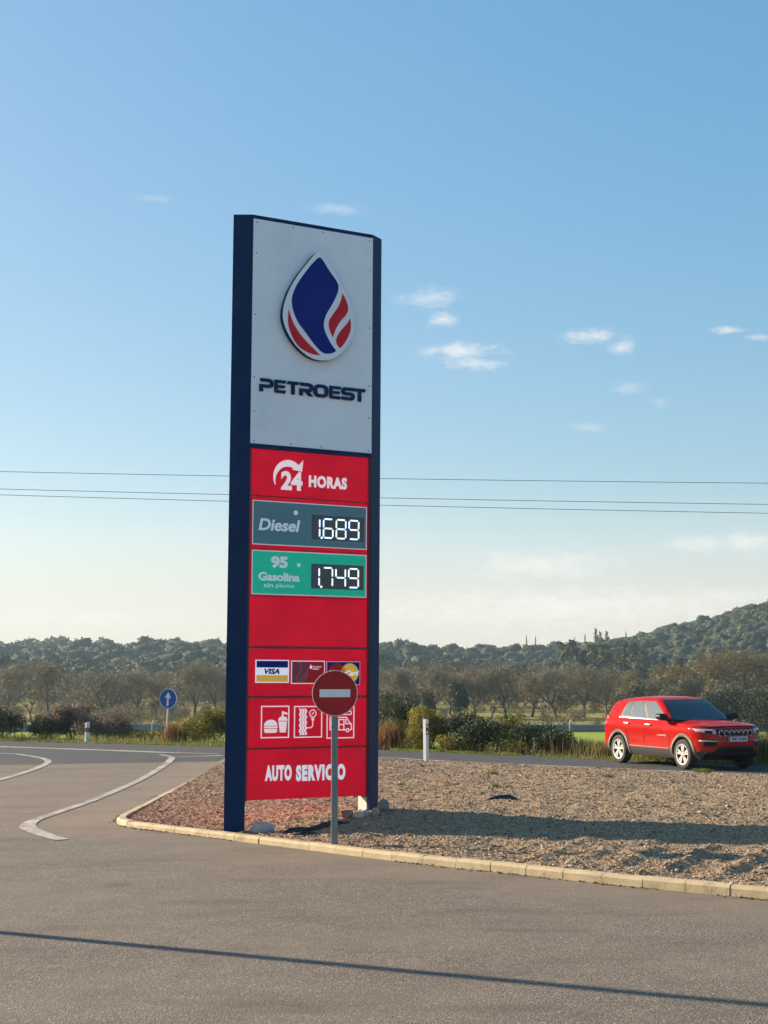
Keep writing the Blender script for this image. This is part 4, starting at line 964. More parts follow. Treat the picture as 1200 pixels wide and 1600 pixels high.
# right flank (-Y): text x -> +X ... reads towards the nose
car_text('COMPASS', Matrix(((1, 0, 0, .50), (0, 0, -1, -sy(.5, .78) - .003), (0, 1, 0, .745), (0, 0, 0, 1))), .36, .036, M_CHROME, body)
for sg in (-1, 1):
    def sp(x, z, off=.004): return (x, sg * (sy(x, z) + off), z + float(sstep(np.array(z), .8, 1.035)) * float(belt_dz(x)))
    # door gaps
    for pth in ([(.80, 1.05), (.80, .75), (.76, .46)], [(-.22, 1.05), (-.24, .75), (-.24, .46)], [(-1.10, 1.06), (-1.05, .88), (-.92, .72), (-.86, .46)]):
        mb = MB(); mb.tube([sp(x, z, -.001) for x, z in pth], .005, 5); mb.build('door_gap', M_CBLK, body)
    for hx in (-.02, -.92):
        mb = MB(); mb.tube([sp(hx - .10, .955, .004), sp(hx - .085, .957, .032), sp(hx + .085, .957, .032), sp(hx + .10, .955, .004)], .016, 8); mb.build('door_handle', M_CHROME, body)
    mb = MB(); mb.tube([sp(x, .455 if x > -.85 else .46, .006) for x in np.linspace(-.86, .80, 9)], .012, 6); mb.build('sill_strip', M_CHROME, car)
    # crease along the doors
    # wheel arch trims
    for ax_ in (1.306, -1.33):
        V = []; Fs = []; K = 26
        for k in range(K + 1):
            a = R(-14 + 208 * k / K)
            ring_ = []
            for rr_, of in ((.402, -.02), (.402, .012), (.412, .020), (.462, .016), (.472, .004), (.472, -.02)):
                x = ax_ + rr_ * math.cos(a); z = max(.25, .345 + rr_ * math.sin(a)); ring_.append((x, sg * (sy(x, z) + of), z))
            V += ring_
            if k: Fs += [((k - 1) * 6 + i, (k - 1) * 6 + i + 1, k * 6 + i + 1, k * 6 + i) for i in range(5)]
        mb = MB(); mb.add(V, Fs); mb.build('arch_trim', M_ARCH, car, auto=40)
    # mirror
    mb = MB(); mb.prism([(0, .0), (.20, .02), (.245, .10), (.21, .165), (.03, .165), (-.01, .10)], .60, .82, lambda p, t: (t + .06 * (p[1] / .165) * -1, sg * (.885 + p[0]), 1.085 + p[1]))
    mi = mb.build('mirror', M_CBLK, car, bevel=.03)
    mb = MB(); mb.box(.60, .80, min(sg * .82, sg * .93), max(sg * .82, sg * .93), 1.085, 1.125); mb.build('mirror_arm', M_CBLK, mi)
    # tail lamp wraps the rear corner
    V = []; Fs = []
    for j, (z, a0, a1) in enumerate(((1.13, -1.80, -2.06), (1.05, -1.70, -2.085), (.97, -1.76, -2.10), (.90, -1.88, -2.11))):
        for k in range(8): x = a0 + (a1 - a0) * k / 7; V.append((x - .006, sg * (sy(x, min(z, 1.03)) + .008), z + .02))
        if j: Fs += [((j - 1) * 8 + i, (j - 1) * 8 + i + 1, j * 8 + i + 1, j * 8 + i) for i in range(7)]
    mb = MB(); mb.add(V, Fs); mb.build('tail_light', M_TLAMP, car, smooth=True)
# wheels
def make_wheel():
    mb = MB(); mb.lathe([(.215, -.09), (.30, -.105), (.335, -.09), (.345, -.05), (.345, .05), (.335, .09), (.30, .105), (.235, .098), (.215, .085)], 40); ty = mb.mesh('tyre', M_TYRE, True)
    mb = MB(); mb.lathe([(.0, .02), (.20, .02), (.222, .09), (.238, .098), (.238, .102), (.222, .100)], 40); dk = mb.mesh('rim_barrel', M_CBLK, True)
    mb = MB()
    mb.lathe([(.206, .078), (.214, .103), (.238, .106), (.236, .09)], 40)
    for k in range(5):
        for da in (-.20, .20):
            a0 = 2 * math.pi * k / 5 + math.pi / 2; a1 = a0 + da
            p = np.array((math.cos(a0 + da * .55), math.sin(a0 + da * .55))) * .05; q = np.array((math.cos(a1), math.sin(a1))) * .222
            d = (q - p) / np.linalg.norm(q - p); nv = np.array((-d[1], d[0])); w0, w1 = .019, .024
            poly = [p - nv * w0, q - nv * w1, q + nv * w1, p + nv * w0]
            mb.prism([tuple(t) for t in poly], .05, .092)
    mb.lathe([(0, .098), (.05, .096), (.062, .08), (.062, .05)], 20)
    return ty, dk, mb.mesh('rim', M_SILVER)
wt, wb, wr = make_wheel()
for ax_ in (1.306, -1.33):
    for sg in (-1, 1):
        w_ = obj('wheel', wt, car); w_.location = (ax_, sg * .795, .345); w_.rotation_euler = (R(90 if sg < 0 else -90), 0, 0)
        obj('rim_barrel', wb, w_); obj('rim', wr, w_)
mb = MB(); mb.box(-1.9, 1.8, -.55, .55, .22, .30); mb.build('underbody', M_WELL, car)
mb = MB(); mb.tube([(-1.25, 0, 1.60), (-1.34, 0, 1.66)], [.018, .004], 6); mb.build('aerial', M_CBLK, car)

# ---------------------------------------------------------------- vegetation helpers
def leaf_quads(centers, normals, size, aspect=.6, jitter=.9):
    """one small bent-free quad per centre, roughly facing the given normals"""
    n = len(centers); size = np.broadcast_to(size, (n,)).reshape(-1, 1)
    nn = normals + rng.normal(0, jitter, (n, 3)); nn /= np.linalg.norm(nn, axis=1, keepdims=True) + 1e-9
    r_ = rng.normal(0, 1, (n, 3)); a = np.cross(nn, r_); a /= np.linalg.norm(a, axis=1, keepdims=True) + 1e-9; b = np.cross(nn, a)
    a *= size / 2; b *= size / 2 * aspect
    V = np.stack([centers - a, centers - b * 1.0, centers + a, centers + b * 1.0], 1).reshape(-1, 3)
    return V, np.arange(4 * n).reshape(-1, 4)
def clump_points(n, lobes, shell=.55):
    """points through a crown made of ellipsoid lobes (cx,cy,cz,rx,ry,rz), denser near the skin"""
    lobes = np.array(lobes, float); vol = (lobes[:, 3] * lobes[:, 4] * lobes[:, 5]) ** (2 / 3); pick = rng.choice(len(lobes), n, p=vol / vol.sum())
    d = rng.normal(0, 1, (n, 3)); d /= np.linalg.norm(d, axis=1, keepdims=True); r_ = shell + (1.04 - shell) * rng.uniform(0, 1, (n, 1)) ** .6
    L = lobes[pick]; return L[:, :3] + d * L[:, 3:] * r_, d
def foliage_mesh(name, n, lobes, size, mat, aspect=.6, jitter=.9, shell=.55, up=0., smin=.6):
    c, d = clump_points(n, lobes, shell); d = d + np.array((0, 0, up)); V, Fq = leaf_quads(c, d, size * rng.uniform(smin, 1.4, n), aspect, jitter)
    return np_mesh(name, V, Fq, mat)
def random_lobes(w, h, n, seed, flat=1., base=.0):
    r_ = np.random.default_rng(seed); L = [(0, 0, base + h * .5, w * .34, w * .34, h * .40)]
    for k in range(n):
        a = r_.uniform(0, 6.28); rad = w * .36 * r_.uniform(.45, 1.0); z = base + h * r_.uniform(.28, .82); s_ = r_.uniform(.16, .30)
        L.append((rad * math.cos(a), rad * math.sin(a), z, w * s_, w * s_, h * s_ * flat))
    return L
def blades(name, roots, hgt, wid, mat, lean=.35):
    n = len(roots); a = rng.uniform(0, 6.28, n); h = hgt * rng.uniform(.5, 1.25, n); w = wid * rng.uniform(.7, 1.4, n); ln = rng.normal(0, lean, (n, 2)) * h[:, None]
    sd = np.stack([np.cos(a), np.sin(a), 0 * a], 1) * w[:, None] / 2; tip = roots + np.concatenate([ln, h[:, None]], 1); mid = roots + np.concatenate([ln * .35, h[:, None] * .6], 1)
    V = np.stack([roots - sd, roots + sd, mid + sd * .8, mid - sd * .8, tip], 1).reshape(-1, 3); i = np.arange(n)[:, None] * 5
    Fq = np.concatenate([i + np.array([[0, 1, 2]]), i + np.array([[0, 2, 3]]), i + np.array([[3, 2, 4]])], 0)
    return np_mesh(name, V, Fq, mat)

# ---------------------------------------------------------------- stones, membrane scraps and weeds by the totem
def stone(x, y, sx_, sy_, sz_, col, label, seed, rz=0):
    bm = bmesh.new(); bmesh.ops.create_icosphere(bm, subdivisions=3, radius=.5); r_ = random.Random(seed)
    planes = [(Vector((r_.gauss(0, 1), r_.gauss(0, 1), r_.gauss(0, .8))).normalized(), r_.uniform(.30, .42)) for _ in range(9)]
    for v in bm.verts:
        for d, k in planes:
            t = v.co.dot(d)
            if t > k: v.co -= d * (t - k) * .92
        v.co += Vector((r_.gauss(0, 1), r_.gauss(0, 1), r_.gauss(0, 1))) * .008; v.co = Vector((v.co.x * sx_, v.co.y * sy_, v.co.z * sz_))
    me = bpy.data.meshes.new('stone'); bm.to_mesh(me); bm.free(); me.materials.append(simple('stone_' + str(seed), col, .9, 0, .2, .25, 9, .6, 40))
    o = obj('stone', me); o.location = (x, y, ground_z(x, y) + sz_ * .26); o.rotation_euler = (0, 0, rz); tag(o, label, 'stone', 'stones at the foot of the totem'); return o
stone(-1.66, 21.38, .34, .24, .20, (.42, .40, .37), 'pale flat stone beside the left totem column', 1, .2)
stone(-.52, 22.05, .24, .16, .13, (.30, .17, .13), 'reddish stone leaning left of the pale ones near the right column', 2, .5)
stone(-.355, 21.95, .17, .15, .14, (.50, .43, .30), 'cream stone in front of the bright inner face of the right column', 3, .1)
stone(-.25, 22.02, .12, .13, .13, (.40, .38, .36), 'small grey stone against the bright inner face of the right column', 4, .8)
stone(-.115, 22.08, .15, .15, .16, (.40, .30, .20), 'squarish brown stone before the right totem column', 5, .2)
stone(-.01, 22.3, .24, .20, .24, (.22, .22, .20), 'dark grey stone at the outer edge of the right totem column', 6, 1.0)
# chips and dead leaves gathered along the kerb foot
n = 900; ls = rng.uniform(0, ks[-1] * .62, n) ; lk = vnoise(ls, ls * 0, 1.1, 71) > .42; ls = ls[lk]; L3 = []
for q in ls:
    p, d = kerb_at(q); off = -abs(rng.normal(0, .05)) - .006; nrm = np.array((d[1], -d[0])); L3.append((p[0] + nrm[0] * off, p[1] + nrm[1] * off, .006))
L3 = np.array(L3); z3 = rng.uniform(.008, .035, len(L3))
M_LIT = simple('dead_leaf_litter', (.13, .09, .055), .9, 0, .1, .5, 3)
gn_scatter('kerb_litter', L3, np.stack([rng.uniform(-.3, .3, len(L3)), rng.uniform(-.3, .3, len(L3)), rng.uniform(0, 6.28, len(L3))], 1), np.stack([z3 * 1.4, z3, z3 * .6], 1), [chip_mesh(20 + i, M_LIT) for i in range(3)] + [chip_mesh(30, M_CHIP)], 'dead leaves and chips gathered along the foot of the kerb', 'litter')
M_MEMB = simple('black_weed_membrane', (.012, .013, .017), .7)
def scrap(pts, label, seed):
    r_ = random.Random(seed); V = []; Fs = []
    for k, (x, y, w, h) in enumerate(pts):
        g = ground_z(x, y); V += [(x, y - w, g + .012), (x + r_.uniform(-.02, .02), y - w * .3, g + .02 + h), (x, y + w, g + .015)]
        if k: Fs += [(3 * k - 3, 3 * k, 3 * k + 1, 3 * k - 2), (3 * k - 2, 3 * k + 1, 3 * k + 2, 3 * k - 1)]
    mb = MB(); mb.add(V, Fs); o = mb.build('membrane_scrap', M_MEMB); so = o.modifiers.new('t', 'SOLIDIFY'); so.thickness = .006; tag(o, label, 'membrane scrap', 'scraps of black membrane'); return o
scrap([(-1.38, 21.02, .02, 0), (-1.28, 21.05, .06, .05), (-1.15, 21.1, .08, .06), (-1.0, 21.12, .06, .03), (-.8, 21.2, .07, .05), (-.62, 21.28, .05, .03), (-.48, 21.34, .01, 0)], 'long scrap of black membrane lying between the totem columns', 1)
scrap([(-1.22, 20.72, .01, 0), (-1.12, 20.74, .05, .03), (-1.0, 20.78, .05, .02), (-.9, 20.8, .01, 0)], 'short scrap of black membrane in front of the totem', 2)
scrap([(1.62, 24.3, .02, .0), (1.75, 24.35, .08, .05), (1.95, 24.4, .07, .06), (2.1, 24.4, .02, 0)], 'dark scrap lying alone on the gravel behind the totem shadow', 3)
M_WEED = leaf_mat('weed_green', [(.07, .13, .02), (.16, .22, .04), (.26, .27, .06)], .3)
for k, (x, y, hh, nn_, lb) in enumerate([(6.95, 34.0, .16, 220, 'bright green weed tuft at the road edge before the front wheel of the car'), (5.45, 34.9, .13, 120, 'small green weed at the road edge by the rear wheel'), (2.15, 30.6, .12, 90, 'small yellow green weed midway across the gravel'), (4.15, 28.8, .12, 70, 'small weed on the gravel right of centre'), (.30, 27.5, .09, 60, 'tiny weed on the gravel just right of the totem'), (1.45, 20.6, .05, 24, 'tiny weed inside the totem shadow'), (1.95, 27.0, .10, 60, 'low straw coloured weed behind the dark scrap'), (-.12, 19.25, .06, 60, 'tiny weed growing at the kerb foot below the no entry sign')]):
    g = ground_z(x, y) if k < 7 else .003
    a = rng.uniform(0, 6.28, nn_); r_ = rng.uniform(0, 1, nn_) ** .6 * hh * (1.3 if k < 2 else .9)
    o = obj('weed', blades('weed', np.stack([r_ * np.cos(a), r_ * np.sin(a) * .6, 0 * a], 1), hh * .7, .013, M_WEED, .7)); o.location = (x, y, g - .005); tag(o, lb, 'weed', 'weeds on the gravel island')

# ---------------------------------------------------------------- roadside bushes
M_BDARK = leaf_mat('dark_evergreen_leaf', [(.014, .026, .012), (.03, .046, .018), (.075, .085, .025)], .25)
M_BOLIVE = leaf_mat('yellow_green_leaf', [(.07, .085, .015), (.20, .18, .025), (.42, .33, .04)], .4)
M_BGREEN = leaf_mat('mid_green_leaf', [(.04, .06, .018), (.13, .14, .03), (.28, .24, .05)], .4)
M_BDRY = leaf_mat('dry_twig', [(.10, .08, .06), (.19, .155, .11), (.30, .24, .16)], .3)
M_BRUST = leaf_mat('rust_dry_reed', [(.13, .07, .03), (.24, .13, .05), (.34, .20, .08)], .35)
M_STRAW = leaf_mat('straw_grass', [(.14, .125, .045), (.24, .20, .075), (.19, .20, .055)], .4)
M_GRASS = leaf_mat('verge_grass', [(.08, .13, .018), (.17, .23, .03), (.30, .34, .05)], .4)
M_BARK = simple('grey_bark', (.085, .072, .06), .9, 0, .2, .3, 7, .6, 30)
def bush(px_, dist, w, h, mat, label, leaf=.055, dens=1., lobes=9, seed=0, name='bush', shell=.5, sink=.05, aspect=.55):
    x = px_ / 2400 * dist; z = ground_z(x, dist) - sink
    b = empty(name, (x, dist, z)); tag(b, label, 'bush', 'roadside bushes')
    n = int(5200 * dens * w * h / (1.3 * 1.2)); L = random_lobes(w, h, lobes, seed)
    obj('foliage', foliage_mesh('foliage', n, L, leaf, mat, aspect, .9, shell), b)
    mb = MB(); r_ = random.Random(seed)
    for k in range(7):
        a = r_.uniform(0, 6.28); q = r_.choice(L); mb.tube([(0.03 * math.cos(a), .03 * math.sin(a), -.15), (q[0] * .5, q[1] * .5, q[2] * .55), (q[0], q[1], q[2])], [.018, .012, .005], 5)
    mb.build('stems', M_BARK, b); return b
def reeds(px_, dist, w, h, n, mat, label, wid=.025, lean=.16, depth=.5, name='dry_reeds', cat='reeds'):
    x = px_ / 2400 * dist; rt = np.stack([rng.normal(0, w / 3.2, n), rng.normal(0, depth / 2.5, n), np.zeros(n)], 1)
    rt[:, 2] = terrain_z(x + rt[:, 0], np.maximum(dist + rt[:, 1], far_y(x + rt[:, 0]) + .15)) - .05 - ground_z(x, dist)
    o = obj(name, blades(name, rt, h, wid, mat, lean)); o.location = (x, dist, ground_z(x, dist)); tag(o, label, cat, 'dry reeds along the road'); return o
bush(-590, 50.6, 1.75, 1.15, M_BDARK, 'dark green bush at the far left edge beyond the road', seed=1, dens=1.2)
bush(-528, 50.2, 1.1, .85, M_BDARK, 'small dark bush right of the leftmost bush', seed=2)
bush(-512, 51.3, 1.6, .95, M_BDRY, 'grey brown twiggy shrub between the dark left bush and the taller twiggy shrub', leaf=.13, dens=.8, aspect=.16, seed=51, shell=.25)
bush(-480, 51, 1.9, 1.3, M_BDRY, 'tall grey brown twiggy shrub just left of the short marker post', leaf=.14, dens=.8, aspect=.15, seed=52, shell=.25)
bush(-436, 50.5, 1.9, 1.15, M_BDRY, 'grey brown twiggy shrub right behind the short marker post', leaf=.14, dens=.8, aspect=.15, seed=53, shell=.25)
bush(-405, 50, 1.4, .42, M_BGREEN, 'low dull bush right of the short marker post', seed=3)
bush(-368, 49.6, 1.4, .40, M_BGREEN, 'low dull bush left of the blue arrow sign', seed=4)
bush(-322, 49.0, .9, .5, M_BDARK, 'small dark bush behind the blue arrow sign pole', seed=5)
reeds(-326, 48.0, .5, .62, 420, M_BRUST, 'rust coloured dry reeds right of the blue arrow sign pole', .025)
bush(-283, 48.2, 1.5, 1.15, M_BOLIVE, 'yellow green bush just left of the totem', seed=6, dens=1.2)
bush(-258, 48.6, 1.3, 1.25, M_BGREEN, 'green bush half hidden by the left totem column', seed=7)
bush(-215, 48.0, 1.6, 1.2, M_BGREEN, 'green bush hidden behind the totem panels', seed=8)
bush(12, 46.6, 1.5, 1.55, M_BDARK, 'dark bush just right of the totem, behind rust coloured reeds', seed=9, dens=1.1)
bush(28, 45.2, 1.0, .95, M_BGREEN, 'olive bush in front of the dark one right of the totem', seed=10)
reeds(5, 44.6, .55, .72, 520, M_BRUST, 'rust coloured dry reeds right beside the totem', .025)
bush(66, 44.6, 1.55, 1.35, M_BOLIVE, 'large yellow green bush behind the tall white marker post', seed=11, dens=1.25, lobes=12)
bush(52, 43.8, .75, .75, M_BOLIVE, 'small yellow green bush left of the tall marker post', seed=12)
bush(122, 43.9, 1.5, 1.15, M_BDARK, 'dark rounded bush right of the tall marker post', seed=13, dens=1.25, lobes=11)
bush(150, 43.0, 1.35, .95, M_BDARK, 'dark low bush between the two yellow green bushes', seed=14, dens=1.25)
bush(103, 42.9, .7, .55, M_BOLIVE, 'little yellow green bush below the dark rounded bush', seed=15)
bush(192, 43.0, 1.2, 1.12, M_BGREEN, 'tall olive bush midway between marker post and car', seed=16, lobes=11)
bush(230, 42.3, 1.5, .95, M_BDARK, 'dark bush halfway between tall marker post and car', seed=17, dens=1.2)
bush(262, 41.7, 1.2, .8, M_BDARK, 'dark bush left of the straw coloured reeds', seed=18, dens=1.2)
bush(205, 42.0, .9, .5, M_BGREEN, 'low olive bush at the road edge before the dark bushes', seed=19)
reeds(286, 41.6, 1.1, .5, 550, M_BDRY, 'brown dry reeds left of the straw coloured ones', .022)
reeds(318, 41.2, 1.1, .44, 700, M_STRAW, 'straw coloured reeds left of the car', .022)
reeds(352, 40.6, 1.0, .42, 700, M_STRAW, 'straw coloured reeds behind the rear of the car', .022)
reeds(590, 37.6, 1.3, .72, 1500, M_STRAW, 'straw coloured reeds right of the car bonnet', .022)
reeds(460, 39.6, 1.6, .6, 900, M_STRAW, 'straw coloured reeds hidden behind the car', .022)
# verge grass along the far edge of the road
n = 40000; gx = rng.uniform(-24, 13, n); gt = rng.uniform(0, 1, n) ** 1.7 * 1.7 + .02
dn = vnoise(gx, gt * 2, .55, 41); k = dn > .5; gx, gt, dn = gx[k], gt[k], dn[k]; gy = far_y(gx) + gt
o = obj('verge_grass', blades('verge_grass', np.stack([gx, gy, terrain_z(gx, gy) - .01], 1), .085, .016, M_GRASS, .6)); tag(o, 'short green grass along the far road edge', 'grass', kind='stuff')
n = 5500; gx = rng.uniform(-24, 13, n); gy = far_y(gx) + rng.uniform(.4, 2.4, n)
o = obj('dry_verge_grass', blades('dry_verge_grass', np.stack([gx, gy, terrain_z(gx, gy) - .01], 1), .24, .014, M_STRAW, .35)); tag(o, 'thin dry grass stalks behind the green verge', 'grass', kind='stuff')

# ---------------------------------------------------------------- wall, fence, overhead cables
wall = empty('field_wall', (0, 157, -4.2)); tag(wall, 'low grey concrete wall across the far side of the green field', 'wall')
M_WALL = simple('grey_concrete_wall', (.16, .18, .20), .9, 0, .2, .2, .6)
for k in range(40):
    mb = MB(); x0 = -48 + k * 2.4; mb.box(x0 + .012, x0 + 2.388, -.1, .1, -.3, .74 + random.uniform(-.02, .02)); mb.build('wall_panel', M_WALL, wall)
fen = empty('wire_fence', (0, 155.6, -4.2)); tag(fen, 'wire fence of pale posts with bent tops in front of the low wall', 'fence')
M_FPOST = simple('pale_fence_post', (.5, .49, .46), .6)
for k in range(21):
    x0 = -46.6 + k * 4.66; mb = MB(); mb.tube([(x0, 0, -.3), (x0, 0, 1.0), (x0 + .18, -.1, 1.25)], .055, 6); mb.build('post', M_FPOST, fen)
for z_ in (.35, .7, 1.0):
    mb = MB(); mb.tube([(-47, 0, z_), (47, 0, z_)], .006, 4); mb.build('wire', M_FPOST, fen)
M_CABLE = simple('dark_cable', (.03, .033, .04), .6)
for (zl, zr), lb in zip(((9.98, 9.52), (9.29, 8.68), (9.06, 8.33)), ('topmost of the three overhead cables', 'middle one of the three overhead cables', 'lowest of the three overhead cables')):
    pts = []
    for k in range(41):
        x = -70 + 3.5 * k; pts.append((x, 60, (zl + zr) / 2 + (zr - zl) * x / 30.2 + .00035 * (x * x - 228) * .6))
    mb = MB(); mb.tube(pts, .010, 6); o = mb.build('overhead_cable', M_CABLE); tag(o, 'thin dark wire across the sky, ' + lb, 'cable', 'overhead cables')

# ---------------------------------------------------------------- bare trees beyond the field
M_TWIG = leaf_mat('bare_twigs', [(.085, .084, .055), (.15, .138, .085), (.22, .185, .105)], .25)
M_TWIGR = leaf_mat('brown_twigs', [(.085, .062, .035), (.14, .10, .05), (.21, .15, .06)], .25)
def bare_tree(seed, h=7.6, spread=1., pollard=False):
    r_ = random.Random(seed); mb = MB(); tips = []
    def grow(p, d, L, rad, lvl):
        pts = [p]; q = p; dd = d
        for k in range(3):
            dd = (dd + Vector((r_.gauss(0, .13), r_.gauss(0, .13), r_.gauss(.06, .08)))).normalized(); q = q + dd * L / 3; pts.append(q)
        mb.tube(pts, [rad, rad * .88, rad * .76, rad * .62], 6 if lvl < 2 else 4, lvl == 0)
        if pollard and lvl == 1:
            for _ in range(3): mb.tube([q - dd * .1, q + Vector((r_.gauss(0, .25), r_.gauss(0, .25), r_.uniform(.1, .35)))], [rad * .95, rad * .8], 6)
            if r_.random() < .5: tips.append((q, dd))
            return
        if lvl >= 4: tips.append((q, dd)); return
        if lvl >= 2: tips.append(((pts[1] + pts[2]) / 2, dd))
        nb_ = (3 if lvl == 0 else r_.choice((2, 3)))
        a0 = r_.uniform(0, 6.28)
        for k in range(nb_):
            a = a0 + 6.28 * k / nb_ + r_.gauss(0, .3); tilt = r_.uniform(.35, .75) if lvl else r_.uniform(.4, .7)
            sd = Vector((math.cos(a) * spread, math.sin(a) * spread, 0)); nd = (dd * math.cos(tilt) + sd * math.sin(tilt) + Vector((0, 0, .12))).normalized()
            grow(q, nd, L * r_.uniform(.62, .86) * (1.15 if lvl == 0 else 1), rad * .62 * (.8 + .2 * r_.random()), lvl + 1)
    grow(Vector((0, 0, -.3)), Vector((r_.gauss(0, .14), r_.gauss(0, .1), 1)).normalized(), h * .25, h * .030 * (1.25 if pollard else 1), 0)
    tr = mb.mesh('trunk', M_BARK, True)
    C_, D_ = [], []
    for q, d in tips:
        k = 42 if not pollard else 26
        C_.append(np.array(q)[None] + rng.normal(0, h * .062, (k, 3)) * np.array((1, 1, .8))); D_.append(np.tile(np.array(d)[None], (k, 1)))
    if not C_: C_, D_ = [np.zeros((4, 3)) + np.array((0, 0, h * .4))], [np.zeros((4, 3)) + 1.]
    C_ = np.concatenate(C_); n = len(C_); a = rng.normal(0, 1, (n, 3)) * np.array((1, 1, .8)) + np.array((0, 0, .35)); a /= np.linalg.norm(a, axis=1, keepdims=True)
    r2 = rng.normal(0, 1, (n, 3)); b = np.cross(a, r2); b /= np.linalg.norm(b, axis=1, keepdims=True); Ln = rng.uniform(.3, .75, (n, 1)) * h / 8; wd = rng.uniform(.012, .030, (n, 1)) * h / 8
    V = np.stack([C_ - a * Ln / 2 - b * wd, C_ - a * Ln / 2 + b * wd, C_ + a * Ln / 2 + b * wd * .6, C_ + a * Ln / 2 - b * wd * .6], 1).reshape(-1, 3)
    return tr, np_mesh('crown', V, np.arange(4 * n).reshape(-1, 4), M_TWIG)
BT = [bare_tree(31 + k, 7.6, 1.0 + .12 * (k % 3)) for k in range(5)]; BP = [bare_tree(61 + k, 5.6, 1.0, True) for k in range(3)]
ORD = ['first', 'second', 'third', 'fourth', 'fifth', 'sixth', 'seventh', 'eighth', 'ninth', 'tenth', 'eleventh', 'twelfth', 'thirteenth', 'fourteenth']
def tree_at(px_, dist, proto, scale, rz, label, name='bare_tree', cat='tree', group='bare trees beyond the field'):
    x = (px_ - 600) / 2400 * dist; t = empty(name, (x, dist, float(terrain_z(x, dist)) - .05), (0, 0, rz)); t.scale = (scale, scale, scale * random.uniform(.95, 1.08))
    obj('trunk', proto[0], t); obj('crown', proto[1], t); tag(t, label, cat, group); return t
for k, (px_, dist, sc_) in enumerate([(16, 198, 1.0), (84, 200, 1.2), (154, 196, 1.05), (217, 203, 1.0), (262, 210, .95), (308, 198, 1.1), (344, 206, 1.0)]):
    tree_at(px_, dist, BT[k % 5], sc_, k * 1.3, 'spreading bare grey tree left of the totem, %s from the left edge' % ORD[k])
for k, (px_, dist, sc_) in enumerate([(53, 186, 1.0), (121, 190, .95), (186, 184, 1.05), (248, 192, .95)]):
    tree_at(px_, dist, BP[k % 3], sc_, k * 2.1, 'stubby pollarded tree left of the totem, %s from the left edge' % ORD[k], 'pollarded_tree')
for k, (px_, dist, sc_) in enumerate([(388, 205, 1.05), (440, 200, 1.0), (500, 205, 1.1), (556, 200, 1.0)]):
    tree_at(px_, dist, BT[(k + 2) % 5], sc_, k * 1.7, 'bare grey tree hidden behind the red totem panels, %s from the left column' % ORD[k])
for k, (px_, dist, sc_) in enumerate([(622, 206, 1.0), (668, 198, 1.05), (704, 210, .9), (742, 200, 1.05), (790, 196, 1.05), (829, 204, 1.0), (868, 198, 1.05), (908, 202, 1.0), (944, 206, .95)]):
    tree_at(px_, dist, BT[(k + 1) % 5], sc_, k * 1.9 + .4, 'spreading bare brown tree right of the totem, %s from it' % ORD[k])
for k, (px_, dist, sc_) in enumerate([(764, 186, .8), (850, 188, .8)]):
    tree_at(px_, dist, BP[(k + 1) % 3], sc_, k * 2.3, ['small pollarded tree right of the big yellow green bush', 'small pollarded tree well left of the car roof'][k], 'pollarded_tree')
# dark cypress-like shrub trees between
def crown_tree(name, px_, dist, w, h, mat, label, seed, leaf=.3, n=1500, group='trees beyond the field', trunk=.25, lobes=9, cat='tree', base=.12):
    x = (px_ - 600) / 2400 * dist; t = empty(name, (x, dist, float(terrain_z(x, dist)) - .05))
    obj('crown', foliage_mesh('crown', n, random_lobes(w, h * (1 - base), lobes, seed, 1., h * base), leaf, mat, .6, .9, .45), t)
    mb = MB(); mb.tube([(0, 0, -.3), (0, 0, h * .35), (.1, 0, h * .7)], [w * .05, w * .04, w * .015], 7); mb.build('trunk', M_BARK, t); tag(t, label, cat, group); return t
M_PINE = leaf_mat('dark_pine', [(.012, .024, .014), (.025, .042, .02), (.045, .06, .025)], .15)
M_OLIVE = leaf_mat('grey_olive_crown', [(.06, .075, .04), (.11, .115, .06), (.17, .155, .085)], .25)
M_GOLD2 = leaf_mat('golden_brown_crown', [(.08, .064, .024), (.15, .115, .036), (.24, .18, .055)], .3)
crown_tree('evergreen_tree', 716, 176, 2.2, 5.2, M_PINE, 'dense dark columnar evergreen among the bare trees right of the totem', 3, .26, 2600)
crown_tree('evergreen_tree', 669, 180, 1.5, 3.6, M_PINE, 'small dark evergreen at the foot of a bare tree near the totem', 4, .26, 1500)
for k, (px_, dist, w, h, mt, lb) in enumerate([(985, 232, 6, 6.6, M_GOLD2, 'golden brown crown just above the rear of the car roof'), (1035, 236, 6.5, 7.0, M_GOLD2, 'golden brown crown above the middle of the car roof'), (1075, 230, 6, 7.0, M_GOLD2, 'golden brown crown above the windscreen'), (1118, 244, 8, 9.6, M_GOLD2, 'tall golden brown crown right of the windscreen'), (1160, 240, 8, 9.8, M_GOLD2, 'tall golden brown crown above the bonnet'), (1200, 238, 8, 9.8, M_GOLD2, 'tall golden brown crown at the right edge'), (1128, 205, 5.0, 4.6, M_OLIVE, 'greyish olive crown above the bonnet'), (1178, 200, 5.0, 4.4, M_OLIVE, 'greyish olive crown at the right edge behind the dark hedge'), (1060, 208, 5, 5.0, M_OLIVE, 'greyish olive crown low behind the windscreen')]):
    crown_tree('brown_tree', px_, dist, w, h, mt, lb, 20 + k, .22, 6500)
for k, (px_, dist, w, h) in enumerate([(1105, 150, 5.0, 4.6), (1150, 148, 5.2, 4.9), (1195, 146, 5.2, 4.8), (1070, 155, 4.0, 3.6)]):
    crown_tree('dark_hedge_tree', px_, dist, w, h, M_PINE, ['dark hedge tree behind the windscreen', 'dark hedge tree behind the bonnet', 'dark hedge tree at the right edge', 'low dark hedge tree behind the middle of the car'][k], 40 + k, .16, 8000, base=.0)

